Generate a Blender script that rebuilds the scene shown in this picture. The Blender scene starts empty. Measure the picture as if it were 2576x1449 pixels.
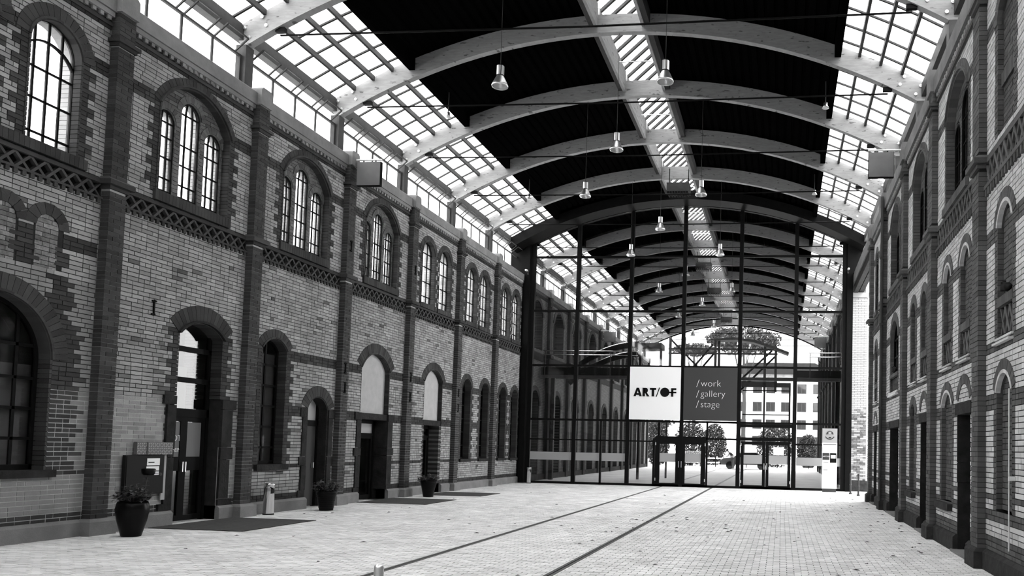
import bpy, math, random
from math import sin, cos, pi, sqrt, asin, acos, atan2
from mathutils import Vector, Matrix
random.seed(7)
SC = bpy.context.scene
COL = SC.collection

# ------------------------------------------------------------------ camera, world, exposure
F_PX, CX, CY = 2000.0, 1750.10, 1024.93
YAW, PITCH, ROLL, CAM_H = -0.1086, 0.0513, 0.0222, 1.7
_f = Vector((sin(YAW) * cos(PITCH), cos(YAW) * cos(PITCH), sin(PITCH)))
_r0 = Vector((cos(YAW), -sin(YAW), 0)); _u0 = _r0.cross(_f)
CAM_R = _r0 * cos(ROLL) + _u0 * sin(ROLL); CAM_U = -_r0 * sin(ROLL) + _u0 * cos(ROLL); CAM_F = _f
cam = bpy.data.cameras.new('camera'); cam_o = bpy.data.objects.new('camera', cam); COL.objects.link(cam_o)
cam.sensor_fit = 'HORIZONTAL'; cam.sensor_width = 36.0; cam.lens = F_PX / 2576 * 36
cam.shift_x = -(CX - 1288) / 2576; cam.shift_y = (CY - 724.5) / 2576
cam.clip_start = 0.1; cam.clip_end = 600
m = Matrix((CAM_R, CAM_U, -CAM_F)).transposed().to_4x4(); m.translation = (0, 0, CAM_H)
cam_o.matrix_world = m
SC.camera = cam_o
wd = bpy.data.worlds.new('overcast_sky'); SC.world = wd; wd.use_nodes = True
bg = wd.node_tree.nodes['Background']; bg.inputs[0].default_value = (1, 1, 1, 1); bg.inputs[1].default_value = 1.0
SC.view_settings.view_transform = 'Standard'; SC.view_settings.look = 'None'
SC.view_settings.gamma = 1.0; SC.view_settings.use_curve_mapping = False
SC.view_settings.exposure = 3.25
try:
    SC.cycles.transparent_max_bounces = 24; SC.cycles.max_bounces = 10; SC.cycles.diffuse_bounces = 1
except Exception:
    pass

def proj(p):
    d = Vector(p) - Vector((0, 0, CAM_H)); z = d.dot(CAM_F)
    if z < 0.2: return None
    return (CX + F_PX * d.dot(CAM_R) / z, CY - F_PX * d.dot(CAM_U) / z)
def seen_size(vs):
    q = [proj(v) for v in vs]
    if any(a is None for a in q): return 0
    x0 = min(a[0] for a in q); x1 = max(a[0] for a in q); y0 = min(a[1] for a in q); y1 = max(a[1] for a in q)
    if x1 < 0 or x0 > 2576 or y1 < 0 or y0 > 1449: return 0
    return (x1 - x0) * (y1 - y0)

# ------------------------------------------------------------------ materials
def mat(name, g, rough=0.8, metal=0.0, var=0.0, vscale=3.0, island=0.0, bump=0.0, bscale=40.0, spec=0.06, stretch=None, coat=0.0, knots=0.0):
    """grey procedural material: value g, large blotches (var), per-piece variation (island), relief (bump)"""
    M = bpy.data.materials.new(name); M.use_nodes = True
    nt = M.node_tree; N = nt.nodes; Lk = nt.links
    b = N['Principled BSDF']; b.inputs['Roughness'].default_value = rough; b.inputs['Metallic'].default_value = metal
    b.inputs['Specular IOR Level'].default_value = spec
    if coat: b.inputs['Coat Weight'].default_value = coat
    b.inputs['Base Color'].default_value = (g, g, g, 1)
    geo = N.new('ShaderNodeNewGeometry')
    src = geo.outputs['Position']
    if stretch:
        mp = N.new('ShaderNodeVectorMath'); mp.operation = 'MULTIPLY'; mp.inputs[1].default_value = stretch
        Lk.new(src, mp.inputs[0]); src = mp.outputs[0]
    fac = None
    def mul(a, bb):
        n = N.new('ShaderNodeMath'); n.operation = 'MULTIPLY'
        if isinstance(a, float): n.inputs[0].default_value = a
        else: Lk.new(a, n.inputs[0])
        Lk.new(bb, n.inputs[1]); return n.outputs[0]
    if var:
        ns = N.new('ShaderNodeTexNoise'); ns.inputs['Scale'].default_value = vscale; ns.inputs['Detail'].default_value = 5; ns.inputs['Roughness'].default_value = 0.6
        Lk.new(src, ns.inputs['Vector'])
        mr = N.new('ShaderNodeMapRange'); mr.inputs[1].default_value = 0.25; mr.inputs[2].default_value = 0.75
        mr.inputs[3].default_value = 1 - var; mr.inputs[4].default_value = 1 + var
        Lk.new(ns.outputs['Fac'], mr.inputs[0]); fac = mr.outputs[0]
    if island:
        oi = N.new('ShaderNodeObjectInfo')
        ad = N.new('ShaderNodeMath'); ad.operation = 'ADD'; Lk.new(geo.outputs['Random Per Island'], ad.inputs[0]); Lk.new(oi.outputs['Random'], ad.inputs[1])
        fr = N.new('ShaderNodeMath'); fr.operation = 'FRACT'; Lk.new(ad.outputs[0], fr.inputs[0])
        mr = N.new('ShaderNodeMapRange'); mr.inputs[3].default_value = 1 - island; mr.inputs[4].default_value = 1 + island
        Lk.new(fr.outputs[0], mr.inputs[0])
        fac = mul(fac, mr.outputs[0]) if fac else mr.outputs[0]
    if knots:
        k1 = N.new('ShaderNodeVectorMath'); k1.operation = 'MULTIPLY'; k1.inputs[1].default_value = (5, 3, 16); Lk.new(geo.outputs['Position'], k1.inputs[0])
        ns = N.new('ShaderNodeTexNoise'); ns.inputs['Scale'].default_value = 1.0; ns.inputs['Detail'].default_value = 2; Lk.new(k1.outputs[0], ns.inputs['Vector'])
        mr = N.new('ShaderNodeMapRange'); mr.inputs[1].default_value = .64; mr.inputs[2].default_value = .70; mr.inputs[3].default_value = 1; mr.inputs[4].default_value = 1 - knots
        Lk.new(ns.outputs['Fac'], mr.inputs[0]); fac = mul(fac, mr.outputs[0])
    if fac:
        v = mul(float(g), fac)
        cc = N.new('ShaderNodeCombineColor')
        for i in range(3): Lk.new(v, cc.inputs[i])
        Lk.new(cc.outputs[0], b.inputs['Base Color'])
    if bump:
        nb = N.new('ShaderNodeTexNoise'); nb.inputs['Scale'].default_value = bscale; nb.inputs['Detail'].default_value = 4
        Lk.new(src, nb.inputs['Vector'])
        bp = N.new('ShaderNodeBump'); bp.inputs['Strength'].default_value = bump; bp.inputs['Distance'].default_value = 0.02
        Lk.new(nb.outputs['Fac'], bp.inputs['Height']); Lk.new(bp.outputs[0], b.inputs['Normal'])
    return M
def brick_texture_mat(name, g, gm, axis='Y'):
    """far brickwork: courses too small to tell apart"""
    M = bpy.data.materials.new(name); M.use_nodes = True
    nt = M.node_tree; N = nt.nodes; Lk = nt.links; b = N['Principled BSDF']; b.inputs['Roughness'].default_value = 0.85
    geo = N.new('ShaderNodeNewGeometry'); sp = N.new('ShaderNodeSeparateXYZ'); cb = N.new('ShaderNodeCombineXYZ')
    Lk.new(geo.outputs['Position'], sp.inputs[0]); Lk.new(sp.outputs[axis], cb.inputs[0]); Lk.new(sp.outputs['Z'], cb.inputs[1])
    t = N.new('ShaderNodeTexBrick'); t.inputs['Scale'].default_value = 1.0; t.inputs['Brick Width'].default_value = 0.26; t.inputs['Row Height'].default_value = 0.077
    t.inputs['Mortar Size'].default_value = 0.009; t.inputs['Color1'].default_value = (g * .8, g * .8, g * .8, 1); t.inputs['Color2'].default_value = (g * 1.2, g * 1.2, g * 1.2, 1); t.inputs['Mortar'].default_value = (gm, gm, gm, 1)
    Lk.new(cb.outputs[0], t.inputs['Vector']); Lk.new(t.outputs['Color'], b.inputs['Base Color'])
    return M
def glass_mat(name, tint, gl=0.03, refl=1.0):
    M = bpy.data.materials.new(name); M.use_nodes = True
    nt = M.node_tree; N = nt.nodes; Lk = nt.links; N.remove(N['Principled BSDF']); out = N['Material Output']
    tr = N.new('ShaderNodeBsdfTransparent'); tr.inputs[0].default_value = (tint, tint, tint, 1)
    gs = N.new('ShaderNodeBsdfGlossy'); gs.inputs['Roughness'].default_value = gl; gs.inputs['Color'].default_value = (refl, refl, refl, 1)
    lw = N.new('ShaderNodeLayerWeight'); lw.inputs[0].default_value = .5
    pw = N.new('ShaderNodeMath'); pw.operation = 'POWER'; pw.inputs[1].default_value = 4.5; Lk.new(lw.outputs['Facing'], pw.inputs[0])
    fr = N.new('ShaderNodeMath'); fr.operation = 'MULTIPLY_ADD'; fr.inputs[1].default_value = .8; fr.inputs[2].default_value = .035; Lk.new(pw.outputs[0], fr.inputs[0])
    mx = N.new('ShaderNodeMixShader'); Lk.new(fr.outputs[0], mx.inputs[0]); Lk.new(tr.outputs[0], mx.inputs[1]); Lk.new(gs.outputs[0], mx.inputs[2]); Lk.new(mx.outputs[0], out.inputs[0])
    return M
def milky_mat(name, tint, g):
    M = bpy.data.materials.new(name); M.use_nodes = True
    nt = M.node_tree; N = nt.nodes; Lk = nt.links; N.remove(N['Principled BSDF']); out = N['Material Output']
    tr = N.new('ShaderNodeBsdfTransparent'); tr.inputs[0].default_value = (tint, tint, tint, 1)
    tl = N.new('ShaderNodeBsdfTranslucent'); tl.inputs[0].default_value = (g, g, g, 1)
    ns = N.new('ShaderNodeTexNoise'); ns.inputs['Scale'].default_value = 2.5; geo = N.new('ShaderNodeNewGeometry'); Lk.new(geo.outputs['Position'], ns.inputs['Vector'])
    mr = N.new('ShaderNodeMapRange'); mr.inputs[1].default_value = .35; mr.inputs[2].default_value = .65; mr.inputs[3].default_value = .0; mr.inputs[4].default_value = .10
    Lk.new(ns.outputs['Fac'], mr.inputs[0])
    mx = N.new('ShaderNodeMixShader'); Lk.new(mr.outputs[0], mx.inputs[0]); Lk.new(tr.outputs[0], mx.inputs[1]); Lk.new(tl.outputs[0], mx.inputs[2]); Lk.new(mx.outputs[0], out.inputs[0])
    return M
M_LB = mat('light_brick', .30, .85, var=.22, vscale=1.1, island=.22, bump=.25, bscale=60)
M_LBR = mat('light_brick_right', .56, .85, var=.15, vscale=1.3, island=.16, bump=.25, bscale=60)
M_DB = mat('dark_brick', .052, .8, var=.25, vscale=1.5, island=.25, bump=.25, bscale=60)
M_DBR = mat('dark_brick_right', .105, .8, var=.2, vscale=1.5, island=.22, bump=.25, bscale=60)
M_PB = mat('pale_washed_brick', .24, .85, var=.12, vscale=2, island=.06, bump=.3, bscale=50)
M_ROUGH = mat('rough_infill_brick', .2, .9, var=.5, vscale=9, island=.35, bump=.8, bscale=30)
M_MORT = mat('dark_mortar', .03, .95, var=.3, vscale=6)
M_MORTL = mat('pale_mortar', .42, .95, var=.25, vscale=6)
M_CONC = mat('concrete', .2, .9, var=.28, vscale=2.2, bump=.3, bscale=25)
M_PLINTH = mat('plinth_render', .2, .9, var=.2, vscale=2.5, bump=.35, bscale=45)
M_PLINTHD = mat('dark_plinth_stone', .04, .85, var=.4, vscale=5, bump=.6, bscale=18)
M_STONE = mat('dark_sandstone', .028, .8, var=.45, vscale=4, bump=.6, bscale=22)
M_PLASTER = mat('plaster_infill', .42, .9, var=.1, vscale=5, bump=.15, bscale=60)
M_STEEL = mat('black_steel', .008, .5, var=.2, vscale=6, spec=.03)
M_STEELG = mat('grey_steel', .06, .5, var=.2, vscale=4)
M_WOOD = mat('glulam_wood', .32, .8, var=.16, vscale=3.0, stretch=(1.3, 1, 7), bump=.1, bscale=30, knots=.6)
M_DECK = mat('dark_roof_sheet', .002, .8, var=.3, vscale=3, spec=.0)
M_GLASS = glass_mat('clear_glass', .84)
M_GLASSD = glass_mat('dark_room_glass', .75, .04)
M_MILK = milky_mat('streaked_glass', .93, .4)
M_ROOFG = glass_mat('roof_glass', .93, .1, .6)
M_BAND = mat('frosted_strip', .36, .6)
M_WHITE = mat('white_sign', .92, .5)
M_DGREY = mat('dark_grey_sign', .055, .5)
M_BLACK = mat('black_lettering', .008, .4)
M_LETTER = mat('white_lettering', .8, .5)
M_CHROME = mat('polished_metal', .7, .18, metal=1.0)
M_ALU = mat('brushed_aluminium', .75, .38, metal=1.0)
M_PAVER = mat('paver', .68, .85, var=.16, vscale=.9, island=.14, bump=.3, bscale=50)
M_SAND = mat('paving_joint_sand', .05, .95, var=.2, vscale=8)
M_RAIL = mat('rail_strip', .1, .6, var=.3, vscale=10)
M_MATT = mat('door_mat', .09, .95, var=.15, vscale=20, bump=.5, bscale=200)
M_POT = mat('black_glaze', .003, .3, var=.3, vscale=8, bump=.1, bscale=15, spec=.12)
M_LEAF = mat('shrub_leaf', .085, .45, island=.6)
M_DRY = mat('dry_leaf', .07, .8, island=.8)
M_SOIL = mat('soil', .02, .95)
M_DARKROOM = mat('dark_room', .03, .95)
M_FARBR = brick_texture_mat('far_brick', .12, .02)
M_FARDK = mat('far_dark_brick', .045, .85, var=.2, vscale=2)
M_PALEBR = mat('white_washed_brick', .42, .85, var=.05, island=.06)
M_PIPE = mat('white_pipe', .75, .5)

# ------------------------------------------------------------------ mesh helpers
def mesh_obj(name, verts, faces, material, parent=None, smooth=False):
    me = bpy.data.meshes.new(name); me.from_pydata([tuple(v) for v in verts], [], faces); me.materials.append(material)
    if smooth:
        for p in me.polygons: p.use_smooth = True
    o = bpy.data.objects.new(name, me); COL.objects.link(o)
    if parent is not None: o.parent = parent
    return o
def empty(name, loc=(0, 0, 0)):
    o = bpy.data.objects.new(name, None); o.location = loc; o.empty_display_size = .2; COL.objects.link(o); return o
def tag(o, label, cat, group=None, kind=None):
    o['label'] = label; o['category'] = cat
    if group: o['group'] = group
    if kind: o['kind'] = kind
    return o
BOXF = [(0, 3, 2, 1), (4, 5, 6, 7), (0, 1, 5, 4), (1, 2, 6, 5), (2, 3, 7, 6), (3, 0, 4, 7)]
def boxv(x0, x1, y0, y1, z0, z1):
    return [(x0, y0, z0), (x1, y0, z0), (x1, y1, z0), (x0, y1, z0), (x0, y0, z1), (x1, y0, z1), (x1, y1, z1), (x0, y1, z1)]
class MB:
    def __init__(s): s.v = []; s.f = []
    def add(s, v, f):
        n = len(s.v); s.v += list(v); s.f += [tuple(i + n for i in q) for q in f]; return s
    def box(s, x0, x1, y0, y1, z0, z1): return s.add(boxv(x0, x1, y0, y1, z0, z1), BOXF)
    def prism(s, poly, a, b, fn):
        """poly: list of 2D points; fn(p, t) -> 3D"""
        k = len(poly); v = [fn(p, a) for p in poly] + [fn(p, b) for p in poly]
        f = [tuple(range(k - 1, -1, -1)), tuple(range(k, 2 * k))] + [(i, (i + 1) % k, k + (i + 1) % k, k + i) for i in range(k)]
        return s.add(v, f)
    def bar(s, p, q, w, h=None, up=(0, 0, 1)):
        h = h or w; p = Vector(p); q = Vector(q); d = (q - p).normalized(); u = Vector(up)
        if abs(d.dot(u)) > .98: u = Vector((1, 0, 0))
        r = d.cross(u).normalized(); u = r.cross(d)
        c = [r * a * w / 2 + u * b * h / 2 for a, b in ((-1, -1), (1, -1), (1, 1), (-1, 1))]
        return s.add([p + k for k in c] + [q + k for k in c], BOXF)
    def tube(s, pts, r, n=8, caps=True):
        pts = [Vector(p) for p in pts]; base = len(s.v); m_ = len(pts)
        for i, p in enumerate(pts):
            d = (pts[min(i + 1, m_ - 1)] - pts[max(i - 1, 0)]).normalized()
            u = Vector((0, 0, 1)) if abs(d.z) < .9 else Vector((1, 0, 0))
            a = d.cross(u).normalized(); b = d.cross(a)
            rr = r[i] if isinstance(r, (list, tuple)) else r
            s.v += [p + a * rr * cos(2 * pi * k / n) + b * rr * sin(2 * pi * k / n) for k in range(n)]
        for i in range(m_ - 1):
            for k in range(n):
                s.f.append((base + i * n + k, base + i * n + (k + 1) % n, base + (i + 1) * n + (k + 1) % n, base + (i + 1) * n + k))
        if caps:
            s.f.append(tuple(base + k for k in range(n - 1, -1, -1))); s.f.append(tuple(base + (m_ - 1) * n + k for k in range(n)))
        return s
    def lathe(s, prof, c, n=24):
        base = len(s.v)
        for r, z in prof: s.v += [(c[0] + r * cos(2 * pi * k / n), c[1] + r * sin(2 * pi * k / n), c[2] + z) for k in range(n)]
        for i in range(len(prof) - 1):
            for k in range(n):
                s.f.append((base + i * n + k, base + i * n + (k + 1) % n, base + (i + 1) * n + (k + 1) % n, base + (i + 1) * n + k))
        return s
    def build(s, name, material, parent=None, smooth=False): return mesh_obj(name, s.v, s.f, material, parent, smooth)

REG = {}
def piece(root, parent, name, v, f, m): REG.setdefault((root, name), []).append((parent, v, f, m))
CAPS = {}
def flush():
    for (root, name), L in REG.items():
        cap = CAPS.get((root.name, name), 300)
        order = sorted(range(len(L)), key=lambda i: -seen_size(L[i][1]))
        single = [i for i in order[:cap] if seen_size(L[i][1]) > 0]
        ss = set(single)
        for i in single:
            p, v, f, m_ = L[i]; mesh_obj(name, v, f, m_, p)
        rest = {}
        for i in range(len(L)):
            if i not in ss: rest.setdefault((L[i][0], L[i][3]), MB()).add(L[i][1], L[i][2])
        for (p, m_), mb in rest.items():
            o = mb.build('more_%ss' % name, m_, p); o['kind'] = 'stuff'
    REG.clear()

# ------------------------------------------------------------------ wall construction kit
CH = 0.077                      # brick course
class Wall:
    def __init__(s, x, sg): s.x = x; s.sg = sg; s.obj = None
    def P(s, u, v, n): return (s.x + s.sg * n, u, v)
    def box(s, u0, u1, v0, v1, n0, n1):
        a, b = sorted((s.x + s.sg * n0, s.x + s.sg * n1)); return boxv(a, b, u0, u1, v0, v1)
class Op:
    """opening or arch outline: jambs u0..u1 from v0 to the springing vs, arch rising to va"""
    def __init__(s, u0, u1, v0, vs, va):
        s.u0, s.u1, s.v0, s.vs, s.va = u0, u1, v0, vs, va
        s.w = (u1 - u0) / 2; s.c = (u0 + u1) / 2; r = va - vs
        if r > .001:
            s.R = (s.w ** 2 + r * r) / (2 * r); s.cv = va - s.R; s.a = atan2(s.w, vs - s.cv)
        else: s.R = None
    def iv(s, v):
        if v < s.v0 or v >= s.va: return None
        if v <= s.vs or s.R is None: return (s.u0, s.u1)
        d = sqrt(max(0, s.R ** 2 - (v - s.cv) ** 2)); return (s.c - d, s.c + d)
    def top(s, u):
        if s.R is None: return s.va
        k = s.R ** 2 - (u - s.c) ** 2
        return max(s.vs, s.cv + sqrt(k)) if k > 0 else s.vs
    def arc(s, off=0., n=16, sgn=1):
        return [(s.c + (s.R + off) * sin(t), s.cv + (s.R + off) * cos(t)) for t in [-s.a + 2 * s.a * i / n for i in range(n + 1)]]
    def outline(s, n=16):
        if s.R is None: return [(s.u0, s.v0), (s.u0, s.va), (s.u1, s.va), (s.u1, s.v0)]
        return [(s.u0, s.v0)] + s.arc(0, n) + [(s.u1, s.v0)]
    def grow(s, d, dv0=0): return Op(s.u0 - d, s.u1 + d, s.v0 - dv0, s.vs, s.va + d)
def free_intervals(u0, u1, ops, va, vb):
    cut = []
    for o in ops:
        k = None
        for v in (va + .001, (va + vb) / 2, vb - .001):
            q = o.iv(v)
            if q: k = q if k is None else (min(k[0], q[0]), max(k[1], q[1]))
        if k: cut.append(k)
    cut.sort(); r = []; a = u0
    for c0, c1 in cut:
        if c0 > a: r.append((a, min(c0, u1)))
        a = max(a, c1)
    if a < u1: r.append((a, u1))
    return [(p, q) for p, q in r if q - p > .004]
def wall_body(W, u0, u1, v0, v1, n0, n1, ops, mb, inside=None):
    k = max(1, round((v1 - v0) / CH)); h = (v1 - v0) / k
    prev = None; rows = []
    for i in range(k):
        va, vb = v0 + i * h, v0 + (i + 1) * h
        fi = free_intervals(u0, u1, ops, va, vb)
        if inside:
            q = inside.iv((va + vb) / 2)
            if not q: continue
            fi = [(max(a, q[0] - .03), min(b, q[1] + .03)) for a, b in fi if min(b, q[1] + .03) > max(a, q[0] - .03)]
        if rows and rows[-1][2] == fi and abs(rows[-1][1] - va) < 1e-6: rows[-1][1] = vb
        else: rows.append([va, vb, fi])
    for va, vb, fi in rows:
        for a, b in fi: mb.add(W.box(a, b, va, vb, n0, n1), BOXF)
def bricks(W, root, parent, u0, u1, v0, v1, n, ops, tone, name='brick', depth=.03, inside=None, phase=0, ghead=.3, qops=(), qm=None, q1=.13, q2=.26, j=.010):
    """courses of single bricks proud of the mortar plane; tone(u, v, course) -> material or None"""
    k = max(1, round((v1 - v0) / CH)); h = (v1 - v0) / k
    for i in range(k):
        va, vb = v0 + i * h, v0 + (i + 1) * h
        fi = free_intervals(u0, u1, ops, va, vb)
        if inside:
            q = inside.iv((va + vb) / 2)
            if not q: continue
            fi = [(max(a, q[0]), min(b, q[1])) for a, b in fi if min(b, q[1]) - max(a, q[0]) > .02]
        vm = (va + vb) / 2
        for a, b in fi:
            for o in qops:                      # toothed quoins beside the openings
                q = o.iv(vm)
                if not q or vm > o.vs + .1: continue
                w = q1 if (i // 2) % 2 else q2
                if abs(q[1] - a) < .03 and b - a > w + .02:
                    for c, d in ([(a, a + w)] if w < .2 or i % 2 else [(a, a + .13), (a + .13, a + w)]): piece(root, parent, name, W.box(c + j / 2, d - j / 2, va + j / 2, vb - j / 2, n - depth, n), BOXF, qm)
                    a += w
                if abs(q[0] - b) < .03 and b - a > w + .02:
                    for c, d in ([(b - w, b)] if w < .2 or i % 2 else [(b - w, b - .13), (b - .13, b)]): piece(root, parent, name, W.box(c + j / 2, d - j / 2, va + j / 2, vb - j / 2, n - depth, n), BOXF, qm)
                    b -= w
            u = a; first = True
            while u < b - .02:
                L = .26 if random.random() > ghead else .13
                if first:
                    L = .13 if (i + phase) % 2 else .26
                    if a > u0 + .001: L = .13 if i % 2 else .26
                    first = False
                e = min(u + L, b)
                if b - e < .06: e = b
                m_ = tone((u + e) / 2, (va + vb) / 2, i)
                if m_ is not None:
                    dn = random.uniform(-.003, .004)
                    piece(root, parent, name, W.box(u + j / 2, e - j / 2, va + j / 2, vb - j / 2, n - depth, n + dn), BOXF, m_)
                u = e
def ring(W, root, parent, op, t, n0, n1, m_, name='voussoir', step=.085, tlen=None):
    """arch of wedge bricks around an opening"""
    if op.R is None: return
    k = max(5, int(2 * op.a * op.R / step)); g = .06
    a_ = op.a
    for i in range(k):
        t0 = -a_ + 2 * a_ * (i + g / 2) / k; t1 = -a_ + 2 * a_ * (i + 1 - g / 2) / k
        poly = [(op.c + r * sin(tt), op.cv + r * cos(tt)) for r, tt in ((op.R, t0), (op.R, t1), (op.R + t, t1), (op.R + t, t0))]
        dn = random.uniform(-.002, .003)
        v = [W.P(p[0], p[1], n0) for p in poly] + [W.P(p[0], p[1], n1 + dn) for p in poly]
        piece(root, parent, name, v, BOXF, m_)
def hood(W, parent, op, off, w, n0, n1, m_, name='hood_mould', n=24):
    mb = MB(); A = op.arc(off, n); B = op.arc(off + w, n)
    for i in range(n):
        q = [A[i], A[i + 1], B[i + 1], B[i]]
        mb.add([W.P(p[0], p[1], n0) for p in q] + [W.P(p[0], p[1], n1) for p in q], BOXF)
    return mb.build(name, m_, parent)
def lining(W, root, parent, op, n0, n1, m_, t=.035, name='reveal_brick', sill=False, jambs=True):
    """bricks that face the jambs and the soffit of an opening"""
    if jambs:
        k = max(1, round((op.vs - op.v0) / CH)); h = (op.vs - op.v0) / k
        for i in range(k):
            va, vb = op.v0 + i * h + .004, op.v0 + (i + 1) * h - .004
            piece(root, parent, name, W.box(op.u0 - .005, op.u0 + t, va, vb, n0, n1), BOXF, m_)
            piece(root, parent, name, W.box(op.u1 - t, op.u1 + .005, va, vb, n0, n1), BOXF, m_)
    if op.R is not None:
        k = max(5, int(2 * op.a * op.R / .09)); A = op.arc(.02, k); B = op.arc(-t, k)
        for i in range(k):
            q = [A[i], A[i + 1], B[i + 1], B[i]]
            piece(root, parent, name, [W.P(p[0], p[1], n0) for p in q] + [W.P(p[0], p[1], n1) for p in q], BOXF, m_)
WIN_N = [0]
def window(W, label, op, n, cols, rows, m_pane, fw=.045, bw=.022, fan=False, frame_m=None, rowv=None):
    """glazed window: frame, glazing bars and every pane a piece of its own"""
    WIN_N[0] += 1
    fm = frame_m or M_STEEL
    root = empty('window_%d' % WIN_N[0], W.P(op.c, op.v0, n)); tag(root, label, 'window', kind='structure')
    base = Vector(root.location)
    def loc(v): return [Vector(p) - base for p in v]
    mb = MB(); out = op.outline(14); cu = op.c
    inn = []
    for (u, v) in out:
        inn.append((u + (fw if u < cu else -fw if u > cu else 0), v))
    if op.R is not None:
        inn = [(op.u0 + fw, op.v0)] + [(op.c + (op.R - fw) * sin(t), op.cv + (op.R - fw) * cos(t)) for t in [-op.a + 2 * op.a * i / 14 for i in range(15)]] + [(op.u1 - fw, op.v0)]
    else: inn = [(op.u0 + fw, op.v0), (op.u0 + fw, op.va - fw), (op.u1 - fw, op.va - fw), (op.u1 - fw, op.v0)]
    for i in range(len(out) - 1):
        q = [out[i], out[i + 1], inn[i + 1], inn[i]]
        mb.add([W.P(p[0], p[1], n - .03) for p in q] + [W.P(p[0], p[1], n + .03) for p in q], BOXF)
    mb.add(W.box(op.u0, op.u1, op.v0, op.v0 + fw, n - .03, n + .03), BOXF)
    mesh_obj('frame', loc(mb.v), mb.f, fm, root)
    us = [op.u0 + (op.u1 - op.u0) * i / cols for i in range(cols + 1)]
    vs = rowv or [op.v0 + (op.va - op.v0) * i / rows for i in range(rows + 1)]
    for u in us[1:-1]:
        if fan and op.R is not None:
            vt = op.vs; t = (u - op.c) / op.w
            v = W.box(u - bw / 2, u + bw / 2, op.v0, vt, n - .015, n + .015)
            mesh_obj('glazing_bar', loc(v), BOXF, fm, root)
            uu = op.c + t * op.w * .62; b2 = MB(); b2.bar(W.P(u, vt, n), W.P(uu, op.top(uu), n), bw, .03, up=(1, 0, 0)); mesh_obj('glazing_bar', loc(b2.v), b2.f, fm, root)
        else:
            mesh_obj('glazing_bar', loc(W.box(u - bw / 2, u + bw / 2, op.v0, op.top(u), n - .015, n + .015)), BOXF, fm, root)
    for v in vs[1:-1]:
        q = op.iv(v)
        if q: mesh_obj('glazing_bar', loc(W.box(q[0], q[1], v - bw / 2, v + bw / 2, n - .015, n + .015)), BOXF, fm, root)
    big = seen_size([W.P(op.u0, op.v0, n), W.P(op.u1, op.va, n)]) / (cols * rows)
    for i in range(cols):
        for k in range(len(vs) - 1):
            ua, ub, va, vb = us[i], us[i + 1], vs[k], vs[k + 1]
            if va >= max(op.top(ua), op.top(ub), op.top((ua + ub) / 2)) - .01: continue
            S = 5 if vb > op.vs and op.R is not None else 1
            tops = [(ua + (ub - ua) * q / S, max(va, min(vb, op.top(ua + (ub - ua) * q / S)))) for q in range(S + 1)]
            poly = [(ua, va), (ub, va)] + tops[::-1]
            b3 = MB(); b3.prism(poly, n - .004, n + .004, lambda p, t: W.P(p[0], p[1], t))
            mesh_obj('pane', loc(b3.v), b3.f, m_pane, root)
    return root

# ------------------------------------------------------------------ left wall
M_OUT = mat('outer_reveal', .30, .9, var=.2, vscale=3, island=.15)
M_PIT = mat('dark_panel', .012, .95)  # near-black backing behind the frieze lattice
M_LAT = mat('lattice_terracotta', .075, .8, var=.2, vscale=4, island=.15)
M_MB = mat('mid_brick', .13, .85, var=.25, vscale=2, island=.3, bump=.3, bscale=50)
def in_band(v, bands): return any(a <= v <= b for a, b in bands)
def quoin(u, v, i, ops, w1=.12, w2=.25):
    w = w1 if (i // 2) % 2 else w2
    for o in ops:
        if o.v0 - .02 <= v <= o.vs + .16 and (o.u0 - w <= u <= o.u0 or o.u1 <= u <= o.u1 + w): return True
    return False
def chamfer_block(W, u0, u1, v0, v1, n0, n1, c=.05, ends=True):
    """stone block with a chamfered top front edge"""
    mb = MB(); e = c if ends else 0
    lo = [(u0, n0), (u1, n0), (u1, n1), (u0, n1)]; hi = [(u0 + e, n0), (u1 - e, n0), (u1 - e, n1 - c), (u0 + e, n1 - c)]
    v = [W.P(a, v0, b) for a, b in lo] + [W.P(a, v1 - c, b) for a, b in lo] + [W.P(a, v1, b) for a, b in hi]
    f = [(0, 3, 2, 1)] + [(i, (i + 1) % 4, 4 + (i + 1) % 4, 4 + i) for i in range(4)] + [(4 + i, 4 + (i + 1) % 4, 8 + (i + 1) % 4, 8 + i) for i in range(4)] + [(8, 9, 10, 11)]
    mb.add(v, f); return mb
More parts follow.
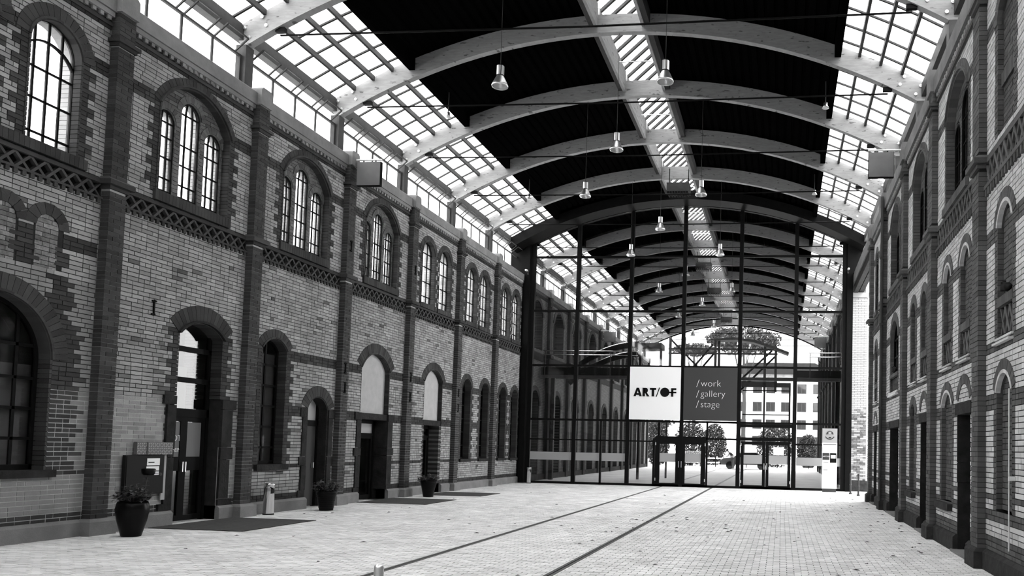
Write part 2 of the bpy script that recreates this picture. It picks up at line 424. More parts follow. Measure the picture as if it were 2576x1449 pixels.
def pilaster(W, root, c, hw, m_b, m_s, z_ledge, z_cap, z_top, low=.28, pro=.16, m_pl=None):
    p = mesh_obj('pilaster', W.box(c - hw + .012, c + hw - .012, low, z_top, -.02, pro - .012), BOXF, M_MORTL if pro > .15 else M_MORT, root)
    v = low; i = 0
    while v < z_top - .03:
        if z_ledge - .08 < v + CH / 2 < z_ledge + .17 or z_cap - .02 < v + CH / 2 < z_cap + .13: v += CH; i += 1; continue
        cut = c - hw + (.25 if i % 2 else .115)
        for a, b in ((c - hw, cut), (cut, c + hw)):
            piece(root, p, 'pilaster_brick', W.box(a + .004, b - .004, v + .004, v + CH - .004, 0, pro + random.uniform(-.003, .003)), BOXF, m_b)
        v += CH; i += 1
    mb = MB()
    mb.add(W.box(c - hw - .03, c + hw + .03, z_ledge - .06, z_ledge + .01, -.01, pro + .03), BOXF)
    mb.add(W.box(c - hw - .09, c + hw + .09, z_ledge + .01, z_ledge + .09, -.01, pro + .09), BOXF)
    q = W.box(c - hw - .09, c + hw + .09, z_ledge + .09, z_ledge + .15, -.01, pro + .09)
    k = [Vector(t) for t in q]
    for t in (4, 5, 6, 7): k[t] = Vector((W.x + (k[t].x - W.x) * .6, c + (k[t].y - c) * .78, k[t].z))
    mb.add(k, BOXF); mb.build('string_course', m_s, p)
    mb = MB(); mb.add(W.box(c - hw - .02, c + hw + .02, z_cap, z_cap + .06, -.01, pro + .03), BOXF)
    mb.add(W.box(c - hw - .06, c + hw + .06, z_cap + .06, z_cap + .12, -.01, pro + .07), BOXF)
    mb.build('capital', m_s, p)
    return p
def lattice(W, root, u0, u1, v0, v1, m_, pitch=.26, n0=-.07, n1=-.01, w=.052):
    k = max(1, round((u1 - u0) / pitch)); p = (u1 - u0) / k
    for i in range(k):
        a = u0 + i * p; hh = (v1 - v0)
        for x0, x1, d in ((a, a + p, 0), (a + p, a, .008)):
            dx = w / 2 * hh / sqrt(hh * hh + p * p) * 1.6
            poly = [(x0 - dx, v0), (x0 + dx, v0), (x1 + dx, v1), (x1 - dx, v1)]
            poly = [(min(max(q[0], u0), u1), q[1]) for q in poly]
            v = [W.P(q[0], q[1], n0) for q in poly] + [W.P(q[0], q[1], n1 - d) for q in poly]
            piece(root, root, 'lattice_bar', v, BOXF, m_)
def stone(W, root, u0, u1, v0, v1, n0, n1, m_=None, name='jamb_stone'):
    j = .006; d = random.uniform(-.012, .006)
    mesh_obj(name, W.box(u0 + j, u1 - j, v0 + j, v1 - j, n0, n1 + d), BOXF, m_ or M_STONE, root)

WL = Wall(-11.72, 1)
wl = empty('wall_left'); tag(wl, 'long left brick facade with pilasters and arched windows', 'wall', kind='structure'); WL.obj = wl
BAY, P1 = 3.728, 12.475
PL = [P1 + BAY * k for k in range(-1, 7)]           # pilaster axes
L_END = 34.75
up_tri = [Op(13.46 + BAY * k, 15.38 + BAY * k, 6.30, 7.98, 8.60) for k in range(3)]
up_dbl = []
for k in range(3):
    d = BAY * k
    up_dbl += [Op(24.46 + d, 25.42 + d, 6.26, 7.95, 8.36), Op(25.77 + d, 26.72 + d, 6.26, 7.95, 8.36)]
up0 = [Op(10.84, 11.80, 6.30, 7.92, 8.36), Op(9.50, 10.36, 6.30, 7.92, 8.36)]
big0 = Op(9.62, 11.58, 1.12, 2.9, 3.86)
blind0 = [Op(11.15, 11.55, 4.31, 5.0, 5.2), Op(10.43, 10.83, 4.31, 5.0, 5.2), Op(9.71, 10.11, 4.31, 5.0, 5.2)]
door1 = Op(14.23, 15.50, 0, 3.74, 4.02)
win2 = Op(16.74, 17.68, 1.12, 3.78, 4.04)
door2 = Op(18.56, 19.47, 0, 2.48, 2.80)
door3 = Op(21.02, 22.66, 0, 3.77, 4.24)
door4 = Op(24.96, 26.40, 0, 3.72, 4.16)
win56 = [Op(28.08, 28.95, 1.12, 3.74, 4.12), Op(29.88, 30.77, 1.12, 3.74, 4.12), Op(31.92, 32.8, 1.12, 3.74, 4.12), Op(33.4, 34.28, 1.12, 3.74, 4.12)]
LAT0, LAT1 = 5.77, 6.03
fr = [Op(PL[k] + .175, (PL[k + 1] - .175) if k < 7 else L_END, LAT0, LAT1, LAT1) for k in range(0, 7)]
fr[-1] = Op(PL[6] + .175, PL[7] - .175, LAT0, LAT1, LAT1)
opsL = up_tri + up_dbl + up0 + [big0, door1, win2, door2, door3, door4] + win56 + fr
U0, U1 = 9.3, L_END
body = MB()
wall_body(WL, U0, U1, 0, 6.0, -.62, -.012, opsL, body); wall_body(WL, U0, U1, 6.0, 9.33, -.37, -.012, opsL, body)
body.build('mortar_bed', M_MORT, wl)
pm = MB(); wall_body(WL, U0, 14.23, .26, 2.42, -.013, -.004, opsL, pm); wall_body(WL, 15.5, 16.2, .26, 1.5, -.013, -.004, opsL, pm)
pm.build('repointed_mortar', M_MORTL, wl)
bandsL = [(7.91, 8.14), (8.78, 8.90), (3.55, 3.78), (2.28, 2.50), (1.0, 1.14), (.25, .44), (6.03, 6.14)]
qopsL = up_tri + up_dbl + up0 + [big0, door1, win2] + win56
def toneL(u, v, i):
    if any(o.iv(v) and o.iv(v)[0] < u < o.iv(v)[1] for o in blind0): return None
    if any(o.v0 < v < o.vs and o.u0 - .19 < u < o.u1 + .19 for o in blind0): return M_DB
    if u < 12.3 and v < 4.3:
        if in_band(v, [(.25, .44), (1.0, 1.14)]): return M_DB
        if 11.5 < u < (11.98 + (.13 if (i // 2) % 2 else 0) if v < 3.5 else 11.84) and v > 1.1: return M_DB
        return M_PB
    if u < 12.3 and 4.77 < v < 4.96: return M_DB
    if in_band(v, bandsL) and not (u < 16.2 and (3.5 < v < 3.8 or 2.2 < v < 2.6 or .9 < v < 1.2)): return M_DB
    if 8.90 < v < 8.98: return M_DB if int(u / .13) % 2 else M_LB
    if u < 13.05 and v < 1.9 and u > 12.6: return M_PB
    if door1.u0 - .5 < u < door1.u1 + .3 and 2.5 < v < 3.9 and random.random() < .3: return M_MB
    if random.random() < .03: return M_MB
    return M_LB
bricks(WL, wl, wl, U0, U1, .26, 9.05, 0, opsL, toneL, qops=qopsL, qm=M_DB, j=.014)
for o in blind0:
    bricks(WL, wl, wl, o.u0, o.u1, o.v0, o.va, -.003, [], lambda u, v, i: M_ROUGH, inside=o, name='brick', depth=.03)
    ring(WL, wl, wl, o, .19, -.03, .012, M_DB)
for o, t in [(up0[0], .22), (up0[1], .22), (big0, .27), (door1, .33), (win2, .2), (door2, .27), (door3, .28), (door4, .24)] + [(o, .17) for o in up_dbl] + [(o, .18) for o in win56] + [(o, .17) for o in up_tri]:
    ring(WL, wl, wl, o, t, -.03, .014, M_DB)
for o in up_tri: hood(WL, wl, o, .0, .035, -.02, .05, M_DB)
for o in [big0, win2, door3, door4] + up0 + up_dbl + win56: hood(WL, wl, o, -.02, .04, -.05, .03, M_DB)
hood(WL, wl, door1, -.02, .05, -.05, .06, M_STONE)
# frieze: recessed panel, lattice, dentils
for k, o in enumerate(fr):
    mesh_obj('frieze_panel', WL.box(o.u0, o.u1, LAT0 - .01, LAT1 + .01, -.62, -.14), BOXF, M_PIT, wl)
    lattice(WL, wl, o.u0, o.u1, LAT0, LAT1, M_LAT, n1=.01)
    n_d = int((o.u1 - o.u0) / .13)
    for q in range(n_d):
        a = o.u0 + (q + .25) * (o.u1 - o.u0) / n_d
        piece(wl, wl, 'dentil', WL.box(a, a + .065, LAT0 - .09, LAT0 - .015, -.01, .035), BOXF, M_DB)
    mb = MB(); mb.add(WL.box(o.u0, o.u1, LAT0 - .02, LAT0 + .015, -.01, .04), BOXF); mb.add(WL.box(o.u0, o.u1, LAT1 - .01, LAT1 + .05, -.01, .045), BOXF); mb.build('frieze_rail', M_DB, wl)
    mb = MB(); mb.add(WL.box(o.u0, o.u1, 8.80, 8.86, -.01, .03), BOXF); mb.build('cornice_rail', M_DB, wl)
    n_d = int((o.u1 - o.u0) / .15)
    for q in range(n_d):
        a = o.u0 + (q + .25) * (o.u1 - o.u0) / n_d
        piece(wl, wl, 'cornice_dentil', WL.box(a, a + .07, 8.90, 8.965, -.01, .035), BOXF, M_LB)
    mb = MB(); mb.add(WL.box(o.u0, o.u1, 8.965, 9.05, -.01, .06), BOXF); mb.build('cornice_course', M_LB, wl)
for c in PL: pilaster(WL, wl, c, .175, M_DB, M_DB, 6.0, 8.46, 9.07)
# parapet with piers
for k in range(len(PL) - 1):
    a, b = PL[k] + .16, PL[k + 1] - .16
    mb = chamfer_block(WL, a, b, 9.05, 9.34, -.62, .10, .02, ends=False); mb.build('parapet_block', M_CONC, wl)
for c in PL:
    mb = MB(); mb.add(WL.box(c - .19, c + .19, 9.07, 9.40, -.62, .20), BOXF)
    q = [Vector(t) for t in WL.box(c - .19, c + .19, 9.40, 9.46, -.62, .20)]
    for t in range(4, 8): q[t].y = c + (q[t].y - c) * .7
    mb.add(q, BOXF); mb.build('parapet_pier', M_CONC, wl)
# window reveals, sills and the recessed triple lights
def soldier_sill(W, root, u0, u1, v0, v1, n1, m_, tilt=.03):
    k = max(3, int((u1 - u0) / .085)); d = (u1 - u0) / k
    for i in range(k):
        q = [Vector(t) for t in W.box(u0 + i * d + .003, u0 + (i + 1) * d - .003, v0, v1, -.05, n1)]
        for t in q:
            if t.z > v1 - .001 and abs((t.x - W.x) * W.sg - n1) < 1e-6: t.z -= tilt
        piece(root, root, 'sill_brick', q, BOXF, m_)
gl = []
for k, o in enumerate(up_tri):
    c = o.c + .01
    lan = [Op(c - .86, c - .39, 6.38, 7.77, 8.0), Op(c - .27, c + .27, 6.38, 8.11, 8.37), Op(c + .38, c + .88, 6.38, 7.76, 8.0)]
    b = MB(); wall_body(WL, o.u0 - .03, o.u1 + .03, o.v0, o.va, -.37, -.162, lan, b, inside=o); b.build('recess_mortar', M_MORT, wl)
    bricks(WL, wl, wl, o.u0, o.u1, o.v0, o.va, -.15, lan, lambda u, v, i: M_MB, inside=o, depth=.02)
    lining(WL, wl, wl, o, -.16, .01, M_DB)
    for j, q in enumerate(lan):
        ring(WL, wl, wl, q, .12, -.17, -.135, M_MB, step=.06)
        lining(WL, wl, wl, q, -.20, -.15, M_MB, t=.02); lining(WL, wl, wl, q, -.37, -.205, M_OUT, t=.02)
        nm = ['nearest', 'second', 'third'][k]; jn = ['left', 'tall middle', 'right'][j]
        window(WL, '%s lancet of the %s triple window high in left wall' % (jn, nm), q, -.20, 3, 5, M_MILK, fw=.045, bw=.026, fan=True,
               rowv=[6.38, 6.66, 7.06, 7.46, q.vs - .02, q.va])
    soldier_sill(WL, wl, o.u0 - .06, o.u1 + .06, 6.12, 6.34, .06, M_DB)
names = ['first', 'second', 'third', 'fourth', 'fifth', 'sixth']
for k, o in enumerate(up_dbl):
    lining(WL, wl, wl, o, -.14, .01, M_DB); lining(WL, wl, wl, o, -.37, -.145, M_OUT)
    window(WL, '%s slim arched window of the upper pairs left of the glass front' % names[k], o, -.14, 3, 5, M_MILK, fw=.045, bw=.03, rowv=[6.26, 6.52, 7.0, 7.5, 7.95, 8.36])
    soldier_sill(WL, wl, o.u0 - .1, o.u1 + .1, 6.1, 6.28, .06, M_DB)
for k, o in enumerate(up0):
    lining(WL, wl, wl, o, -.16, .01, M_DB); lining(WL, wl, wl, o, -.37, -.165, M_OUT)
    window(WL, 'bright arched window in upper left corner' if k == 0 else 'upper arched window just outside the left edge', o, -.16, 4, 4, M_MILK, fw=.045, bw=.032, rowv=[6.30, 6.48, 7.02, 7.52, 8.36])
mb = MB(); A = Op(10.84, 11.80, 6.3, 7.60, 7.98).arc(0, 16); B_ = Op(10.84, 11.80, 6.3, 7.60, 7.98).arc(.03, 16)
for i in range(16):
    q = [A[i], A[i + 1], B_[i + 1], B_[i]]; mb.add([WL.P(p[0], p[1], -.18) for p in q] + [WL.P(p[0], p[1], -.13) for p in q], BOXF)
w0 = bpy.data.objects['window_%d' % (WIN_N[0] - 1)]
mesh_obj('curved_bar', [Vector(v) - w0.location for v in mb.v], mb.f, M_STEEL, w0)
soldier_sill(WL, wl, 9.35, 11.95, 6.12, 6.32, .06, M_DB)
# ground floor windows
lining(WL, wl, wl, big0, -.62, .0, M_DB)
window(WL, 'wide dark arched window at the far left edge', big0, -.24, 5, 5, M_GLASSD, fw=.09, bw=.05, rowv=[1.12, 1.62, 2.1, 2.58, 3.1, 3.86])
stone(WL, wl, 9.5, 11.70, 1.0, 1.13, -.3, .09, name='sill_stone')
lining(WL, wl, wl, win2, -.62, .0, M_DB)
window(WL, 'tall narrow dark window beside the steel bin', win2, -.24, 2, 6, M_GLASSD, fw=.07, bw=.05, rowv=[1.12, 1.5, 1.98, 2.46, 2.94, 3.42, 4.04])
M_REFL = mat('painted_reflection', .15, .8, var=.35, vscale=1.2)  # grey tone on panels behind the panes, painted in place of their reflections
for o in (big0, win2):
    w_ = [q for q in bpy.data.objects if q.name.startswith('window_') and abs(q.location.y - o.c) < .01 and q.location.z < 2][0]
    mesh_obj('reflection_panel', [Vector(q) - w_.location for q in WL.box(o.u0 + .03, o.u1 - .03, o.v0 + .03, o.vs - .1, -.33, -.31)], BOXF, M_REFL, w_)
stone(WL, wl, 16.64, 17.80, .97, 1.12, -.3, .09, name='sill_stone')
for k, o in enumerate(win56):
    lining(WL, wl, wl, o, -.62, .0, M_DB)
    window(WL, '%s dark ground floor window after the third plant pot' % names[k], o, -.26, 2, 6, M_GLASSD, fw=.06, bw=.04)
    stone(WL, wl, o.u0 - .06, o.u1 + .06, 1.0, 1.12, -.3, .07, name='sill_stone')
# plinth
segs = [(U0, door1.u0), (door1.u1, door2.u0 + .02), (door2.u1 + .1, door3.u0), (door3.u1, door4.u0 + .1), (door4.u1, L_END)]
for a, b in segs:
    cuts = sorted([a, b] + [c + s for c in PL for s in (-.27, .27) if a < c + s < b])
    for p, q in zip(cuts, cuts[1:]):
        mid = (p + q) / 2; onp = any(abs(mid - c) < .2 for c in PL)
        chamfer_block(WL, p, q, 0, .28, -.3, .25 if onp else .09, .05, ends=onp).build('plinth_block', M_PLINTH, wl)

# ------------------------------------------------------------------ ground floor doors, left
DOOR_N = [0]
M_SHEET = mat('grey_door_sheet', .17, .6)
def door_root(W, label, u, n):
    DOOR_N[0] += 1; r = empty('door_%d' % DOOR_N[0], W.P(u, 0, n)); tag(r, label, 'door', kind='structure'); return r
def dpart(W, root, name, u0, u1, v0, v1, n0, n1, m_):
    return mesh_obj(name, [Vector(q) - root.location for q in W.box(u0, u1, v0, v1, n0, n1)], BOXF, m_, root)
def text_obj(body, size, m_, parent, co, rot, ext=.003, align='LEFT', name='lettering', shear=0, thin=0):
    cu = bpy.data.curves.new(name, 'FONT'); cu.body = body; cu.size = size; cu.extrude = ext; cu.align_x = align; cu.shear = shear; cu.resolution_u = 4; cu.offset = thin
    cu.materials.append(m_); o = bpy.data.objects.new(name, cu); COL.objects.link(o)
    o.location = co; o.rotation_euler = rot
    bpy.context.view_layer.update()
    me = bpy.data.meshes.new_from_object(o.evaluated_get(bpy.context.evaluated_depsgraph_get())); bpy.data.objects.remove(o); bpy.data.curves.remove(cu)
    me.name = name
    if not me.materials: me.materials.append(m_)
    o = bpy.data.objects.new(name, me); COL.objects.link(o); o.location = co; o.rotation_euler = rot
    if parent is not None: o.parent = parent
    return o
def glazed_leaf(W, r, u0, u1, v0, v1, n, fw=.09, mid=None, pane=None, nm='leaf'):
    L = empty(nm, (0, 0, 0)); L.parent = r
    mb = MB()
    for a, b, c, d in ((u0, u0 + fw, v0, v1), (u1 - fw, u1, v0, v1), (u0 + fw, u1 - fw, v0, v0 + fw * 1.2), (u0 + fw, u1 - fw, v1 - fw, v1)): mb.add(W.box(a, b, c, d, n - .03, n + .03), BOXF)
    if mid: mb.add(W.box(u0 + fw, u1 - fw, mid[0], mid[1], n - .025, n + .025), BOXF)
    mesh_obj('leaf_frame', [Vector(q) - r.location for q in mb.v], mb.f, M_STEEL, L)
    mesh_obj('pane', [Vector(q) - r.location for q in W.box(u0 + fw, u1 - fw, v0 + fw, v1 - fw, n - .005, n + .005)], BOXF, pane or M_GLASSD, L)
    return L
# door 1: tall double door with transom lights
r = door_root(WL, 'tall black double door with bright transom lights beside grey cabinet', 14.87, -.3); N1 = -.29
u0, u1 = 14.25, 15.48
lining(WL, wl, wl, Op(14.23, 15.50, 2.5, 3.74, 4.02), -.62, .0, M_DB)
mb = MB()
for a, b, c, d in ((u0, u0 + .07, 0, 4.0), (u1 - .07, u1, 0, 4.0), (u0, u1, 2.1, 2.27), (u0, u1, 2.80, 2.90), (u0, u1, 3.42, 3.52)): mb.add(WL.box(a, b, c, d, N1 - .04, N1 + .05), BOXF)
mesh_obj('frame', [Vector(q) - r.location for q in mb.v], mb.f, M_STEEL, r)
for a, b in ((2.27, 2.80), (2.90, 3.42), (3.52, 4.0)): dpart(WL, r, 'transom_pane', u0 + .07, u1 - .07, a, b, N1 - .005, N1 + .005, M_GLASSD)
md = 14.83
for a, b in ((u0 + .07, md), (md, u1 - .07)):
    L = glazed_leaf(WL, r, a, b, .02, 2.1, N1, mid=(1.02, 1.30))
    dpart_ = mesh_obj('handle', [Vector(q) - r.location for q in WL.box(md - .05 if a < md - .1 else md + .03, md - .03 if a < md - .1 else md + .05, 1.0, 1.2, N1 + .03, N1 + .08)], BOXF, M_ALU, L)
    mesh_obj('frosted_sheet', [Vector(q) - r.location for q in WL.box(a + .09, b - .09, 1.30, 2.0, N1 + .006, N1 + .012)], BOXF, M_SHEET, L)
for s, z, h in (('LOT', 1.62, .16), ('KHEIN', 1.40, .11)):
    text_obj(s, h, M_LETTER, r, (N1 + .3 + .016, 14.47 - 14.87, z), (pi / 2, 0, pi / 2))
# stones around door 1
for a, b, c, d in ((13.91, 14.23, 2.32, 2.50), (14.0, 14.23, 1.45, 2.32), (14.02, 14.23, .35, 1.30), (13.93, 14.23, 1.30, 1.45), (13.9, 14.23, .28, .42)): stone(WL, wl, a, b, c, d, -.62, .05)
for a, b, c, d in ((15.50, 15.93, 2.29, 2.50), (15.50, 15.82, 1.50, 2.29), (15.50, 15.88, 1.24, 1.50), (15.50, 15.80, .42, 1.24), (15.50, 15.92, .28, .42)): stone(WL, wl, a, b, c, d, -.62, .05)
# door 2: small arched door
lining(WL, wl, wl, Op(18.56, 19.47, 0, 2.48, 2.80), -.62, .0, M_STONE)
for a, b, c, d in ((18.27, 18.56, 2.26, 2.48), (18.36, 18.56, 1.28, 2.26), (18.27, 18.56, 1.07, 1.28), (18.36, 18.56, .46, 1.07), (18.28, 18.56, .28, .46),
                   (19.47, 19.76, 2.26, 2.48), (19.47, 19.66, 1.28, 2.26), (19.47, 19.74, 1.07, 1.28), (19.47, 19.66, .3, 1.07)): stone(WL, wl, a, b, c, d, -.62, .04)
r = door_root(WL, 'small dark arched door behind second plant pot', 19.0, -.3); N1 = -.28
mb = MB()
for a, b, c, d in ((18.58, 18.66, 0, 2.5), (19.37, 19.45, 0, 2.7), (18.58, 19.45, 2.05, 2.2)): mb.add(WL.box(a, b, c, d, N1 - .04, N1 + .05), BOXF)
mesh_obj('frame', [Vector(q) - r.location for q in mb.v], mb.f, M_STEEL, r)
dpart(WL, r, 'transom_pane', 18.6, 19.43, 2.2, 2.8, N1 - .005, N1 + .005, M_BAND)
dpart(WL, r, 'leaf', 18.66, 19.37, .02, 2.05, N1 - .03, N1 + .02, M_DGREY)
dpart(WL, r, 'handle', 19.25, 19.28, .98, 1.12, N1 + .02, N1 + .08, M_ALU)
# doors 3 and 4: plaster infill over a lintel
for o, lab, plv in ((door3, 'black glazed door below plaster arch between second and third pots', 2.31), (door4, 'dark door below plaster arch beside third plant pot', 2.26)):
    lining(WL, wl, wl, Op(o.u0, o.u1, plv + .2, o.vs, o.va), -.62, .0, M_DB)
    poly = [(o.u0 + .03, plv + .19)] + Op(o.u0 + .03, o.u1 - .03, plv + .19, o.vs, o.va - .03).arc(0, 16) + [(o.u1 - .03, plv + .19)]
    mb = MB(); mb.prism(poly, -.62, -.14, lambda p, t: WL.P(p[0], p[1], t)); mb.build('plaster_infill', M_PLASTER, wl)
    stone(WL, wl, o.u0 - .1, o.u1 + .02, plv, plv + .19, -.5, -.02, name='lintel_stone')
    d0, d1 = (21.12, 22.55) if o is door3 else (25.06, 26.22)
    if o is door3:
        for a, b, c, d in ((20.75, 21.1, 2.28, 2.5), (20.86, 21.1, 1.5, 2.28), (20.75, 21.1, 1.28, 1.5), (20.86, 21.1, .4, 1.28), (20.8, 21.1, .28, .4), (22.6, 22.98, 2.28, 2.5), (22.6, 22.9, 1.5, 2.28), (22.6, 22.98, 1.28, 1.5), (22.6, 22.9, .4, 1.28), (22.6, 22.98, .28, .4)): stone(WL, wl, a, b, c, d, -.62, .04)
    else:
        for a, b in ((24.9, 25.06), (26.22, 26.45)):
            k = int(plv / CH)
            for i in range(k): piece(wl, wl, 'reveal_brick', WL.box(a + .004, b - .004, i * CH + .3, min(plv, (i + 1) * CH + .292), -.62, .0), BOXF, M_MB if i % 2 else M_DB) if i * CH + .3 < plv - .03 else None
    r = door_root(WL, lab, (d0 + d1) / 2, -.3); N1 = -.40
    mb = MB()
    for a, b, c, d in ((d0, d0 + .08, 0, plv), (d1 - .08, d1, 0, plv), (d0, d1, plv - .1, plv), (d0, d1, 1.86, 1.93)): mb.add(WL.box(a, b, c, d, N1 - .04, N1 + .05), BOXF)
    mesh_obj('frame', [Vector(q) - r.location for q in mb.v], mb.f, M_STEEL, r)
    dpart(WL, r, 'transom_pane', d0 + .08, d1 - .08, 1.93, plv - .1, N1 - .005, N1 + .005, M_BAND if o is door3 else M_GLASSD)
    md = d0 + (.5 if o is door3 else .1)
    for a, b in (((d0 + .08, md), (md, d1 - .08)) if o is door3 else ((d0 + .08, d1 - .08),)):
        L = glazed_leaf(WL, r, a, b, .02, 1.86, N1)
    dpart(WL, r, 'handle', md + .04, md + .07, .95, 1.2, N1 + .03, N1 + .09, M_ALU)
# iron wall anchors and small fittings on the facade
for u, v in ((13.57, 4.1), (PL[3] - .02, 3.62), (PL[3], 3.1), (PL[4], 3.72), (PL[4], 3.1), (PL[5], 3.5), (PL[5], 2.95), (PL[3] + .0, 6.9), (PL[4] + .02, 7.1)):
    n = .16 if any(abs(u - c) < .1 for c in PL) else .0
    mb = MB(); mb.add(WL.box(u - .012, u + .012, v - .15, v + .15, n, n + .03), BOXF); mb.add(WL.box(u - .05, u + .05, v + .11, v + .14, n, n + .03), BOXF); mb.add(WL.box(u - .05, u + .03, v - .14, v - .11, n, n + .03), BOXF)
    mb.build('iron_anchor', M_STEEL, wl)
# plain stretch of wall towards the viewer and dark rooms behind
def slab(name, label, x0, x1, y0, y1, z0, z1, m_, cat='wall'):
    o = mesh_obj(name, boxv(x0, x1, y0, y1, z0, z1), BOXF, m_); tag(o, label, cat, kind='structure'); return o
slab('wall_left_near', 'continuation of left brick facade beside the viewer', -12.34, -11.72, -13, U0, 0, 9.3, M_FARBR)
rm = MB()
rm.box(-18, -17.8, 8, 36, 0, 5.9); rm.box(-17.8, -12.34, 8, 15.6, 5.75, 5.9); rm.box(-17.8, -12.34, 18.2, 36, 5.75, 5.9); rm.box(-17.8, -15, 15.6, 18.2, 5.75, 5.9); rm.box(-17.8, -12.34, 7.8, 8, 0, 5.9); rm.box(-17.8, -12.34, 36, 36.2, 0, 5.9)  # ceiling gap added so sky light falls on the white inner panel
o = rm.build('wall_room_left', M_DARKROOM); tag(o, 'dark rooms behind the left facade', 'wall', kind='structure')
slab('wall_added_panel', 'pale inner partition seen through the transom lights', -14.2, -14.1, 16.55, 17.45, 0, 3.35, M_WHITE)  # invented panel, gives the bright patch in the transom panes
slab('wall_inner_pier', 'brick pier behind the transom lights', -14.2, -13.95, 17.45, 17.75, 0, 5.7, M_FARBR)

# ------------------------------------------------------------------ right wall
WR = Wall(3.075, -1)
wr = empty('wall_right'); tag(wr, 'right brick facade with blind niches and black upper windows', 'wall', kind='structure')
PR = [8.80, 12.65, 16.54, 20.37, 24.35, 27.85]
RU0, RU1 = 9.5, 28.02
LR0, LR1 = 5.78, 6.17
upR = [Op(c - .93, c + .93, 6.38, 8.02, 8.62) for c in (14.6, 18.45, 22.36)]
upR2 = [Op(25.15, 25.85, 6.38, 8.05, 8.4), Op(26.45, 27.15, 6.38, 8.05, 8.4)]
up0R = Op(11.0, 11.86, 6.38, 8.05, 8.42)
nichL = [Op(11.08, 11.88, .92, 2.60, 2.88), Op(14.87, 15.84, .82, 2.60, 2.88), Op(18.82, 19.62, .82, 2.60, 2.88)]
nichU = [Op(11.06, 11.84, 3.38, 5.0, 5.30), Op(13.51, 14.26, 3.38, 5.0, 5.30), Op(15.0, 15.71, 3.38, 5.0, 5.30), Op(17.45, 18.2, 3.38, 5.0, 5.30), Op(18.88, 19.6, 3.38, 5.0, 5.30),
         Op(25.1, 25.75, 3.38, 5.0, 5.30), Op(26.45, 27.1, 3.38, 5.0, 5.30)]
archU = Op(21.72, 23.25, 3.38, 4.85, 5.40)
dR = [Op(13.45, 14.42, 0, 2.38, 2.38), Op(17.35, 18.2, 0, 2.38, 2.38), Op(26.35, 27.2, 0, 2.38, 2.38)]
gate = Op(21.55, 23.25, 0, 2.38, 2.38)
frR = [Op(PR[k] + .2, PR[k + 1] - .2, LR0, LR1, LR1) for k in range(5)]
opsR = upR + upR2 + [up0R] + nichL + nichU + [archU, gate] + dR + frR
body = MB(); wall_body(WR, RU0, RU1, 0, 9.38, -.60, -.010, opsR, body); body.build('mortar_bed', M_MORT, wr)
bandsR = [(8.05, 8.3), (8.85, 8.98), (5.02 - .22, 5.02), (3.20, 3.36), (2.36, 2.60), (.75, .92), (.3, .5), (6.17, 6.28), (1.05, 1.12)]
tymp = [Op(13.5, 14.34, 2.58, 2.62, 2.90), Op(17.4, 18.16, 2.58, 2.62, 2.90), Op(26.4, 27.15, 2.58, 2.62, 2.90)]
def toneR(u, v, i):
    for t in tymp:
        q = t.iv(v)
        if q and q[0] < u < q[1]: return M_LBR
    if 21.4 < u < 23.5 and 2.4 < v < 2.62: return M_DBR
    if in_band(v, [(.3, .5), (.75, .9)]): return M_DBR
    if in_band(v, bandsR) and v > 1.0: return M_DBR
    return M_LBR
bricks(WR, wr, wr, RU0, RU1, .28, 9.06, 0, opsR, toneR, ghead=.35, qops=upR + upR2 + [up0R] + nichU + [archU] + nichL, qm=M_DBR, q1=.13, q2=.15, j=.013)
for o in nichL + nichU + [up0R]:
    lining(WR, wr, wr, o, -.30, .0, M_DBR, t=.02)
    b = mesh_obj('niche_back', WR.box(o.u0, o.u1, o.v0, o.va, -.60, -.10), BOXF, M_MORT, wr)
    bricks(WR, wr, wr, o.u0, o.u1, o.v0, o.va, -.085, [], lambda u, v, i: M_DBR, inside=o, depth=.03)
    ring(WR, wr, wr, o, .17, -.03, .014, M_DBR); hood(WR, wr, o, -.03, .05, -.05, .02, M_LBR if o in nichL[:2] + nichU[:3] else M_DBR)
    if o.v0 > 3 and o.v0 < 4:          # breast panel with lattice, brick sill and moulded ledge
        mesh_obj('breast_panel', WR.box(o.u0, o.u1, 3.38, 3.82, -.2, -.075), BOXF, M_MORT, wr)
        lattice(WR, wr, o.u0 + .04, o.u1 - .04, 3.42, 3.80, M_DBR, pitch=.24, n0=-.08, n1=-.03, w=.06)
        soldier_sill(WR, wr, o.u0 + .005, o.u1 - .005, 3.82, 4.0, .01, M_DBR, tilt=.05)
        for z, n in ((3.27, .07), (3.34, .03)):
            q = [Vector(t) for t in WR.box(o.u0 - .03, o.u1 + .03, z, z + .06, -.1, n)]
            for t in q:
                if t.z > z + .01 and t.x < WR.x: t.z -= .03
            mesh_obj('ledge', q, BOXF, M_LBR, wr)
    if o in nichL[1:]: stone(WR, wr, o.u0 - .06, o.u1 + .22, .66, .80, -.3, .10, M_PLINTHD, 'sill_stone')
soldier_sill(WR, wr, up0R.u0, up0R.u1, 7.1, 7.3, -.06, M_DBR, tilt=.05)
for t in tymp: ring(WR, wr, wr, t, .17, -.03, .014, M_DBR)
for o in dR + [gate]:
    stone(WR, wr, o.u0 - .12, o.u1 + .12, 2.38, 2.58, -.6, .02, M_STONE, 'lintel_stone')
    for a, b in ((o.u0 - .02, o.u0 + .03), (o.u1 - .03, o.u1 + .02)):
        for c, d in ((.02, 1.2), (1.2, 1.55), (1.55, 2.38)): stone(WR, wr, a, b, c, d, -.6, .0)
    stone(WR, wr, o.u0 - .1, o.u1 + .05, 0, .05, -.5, .12, M_PLINTH, 'step_stone')
rlab = ['dark plank door in nearest right bay beside niche', 'dark door in second right bay', 'dark door in last right bay before the white pier']
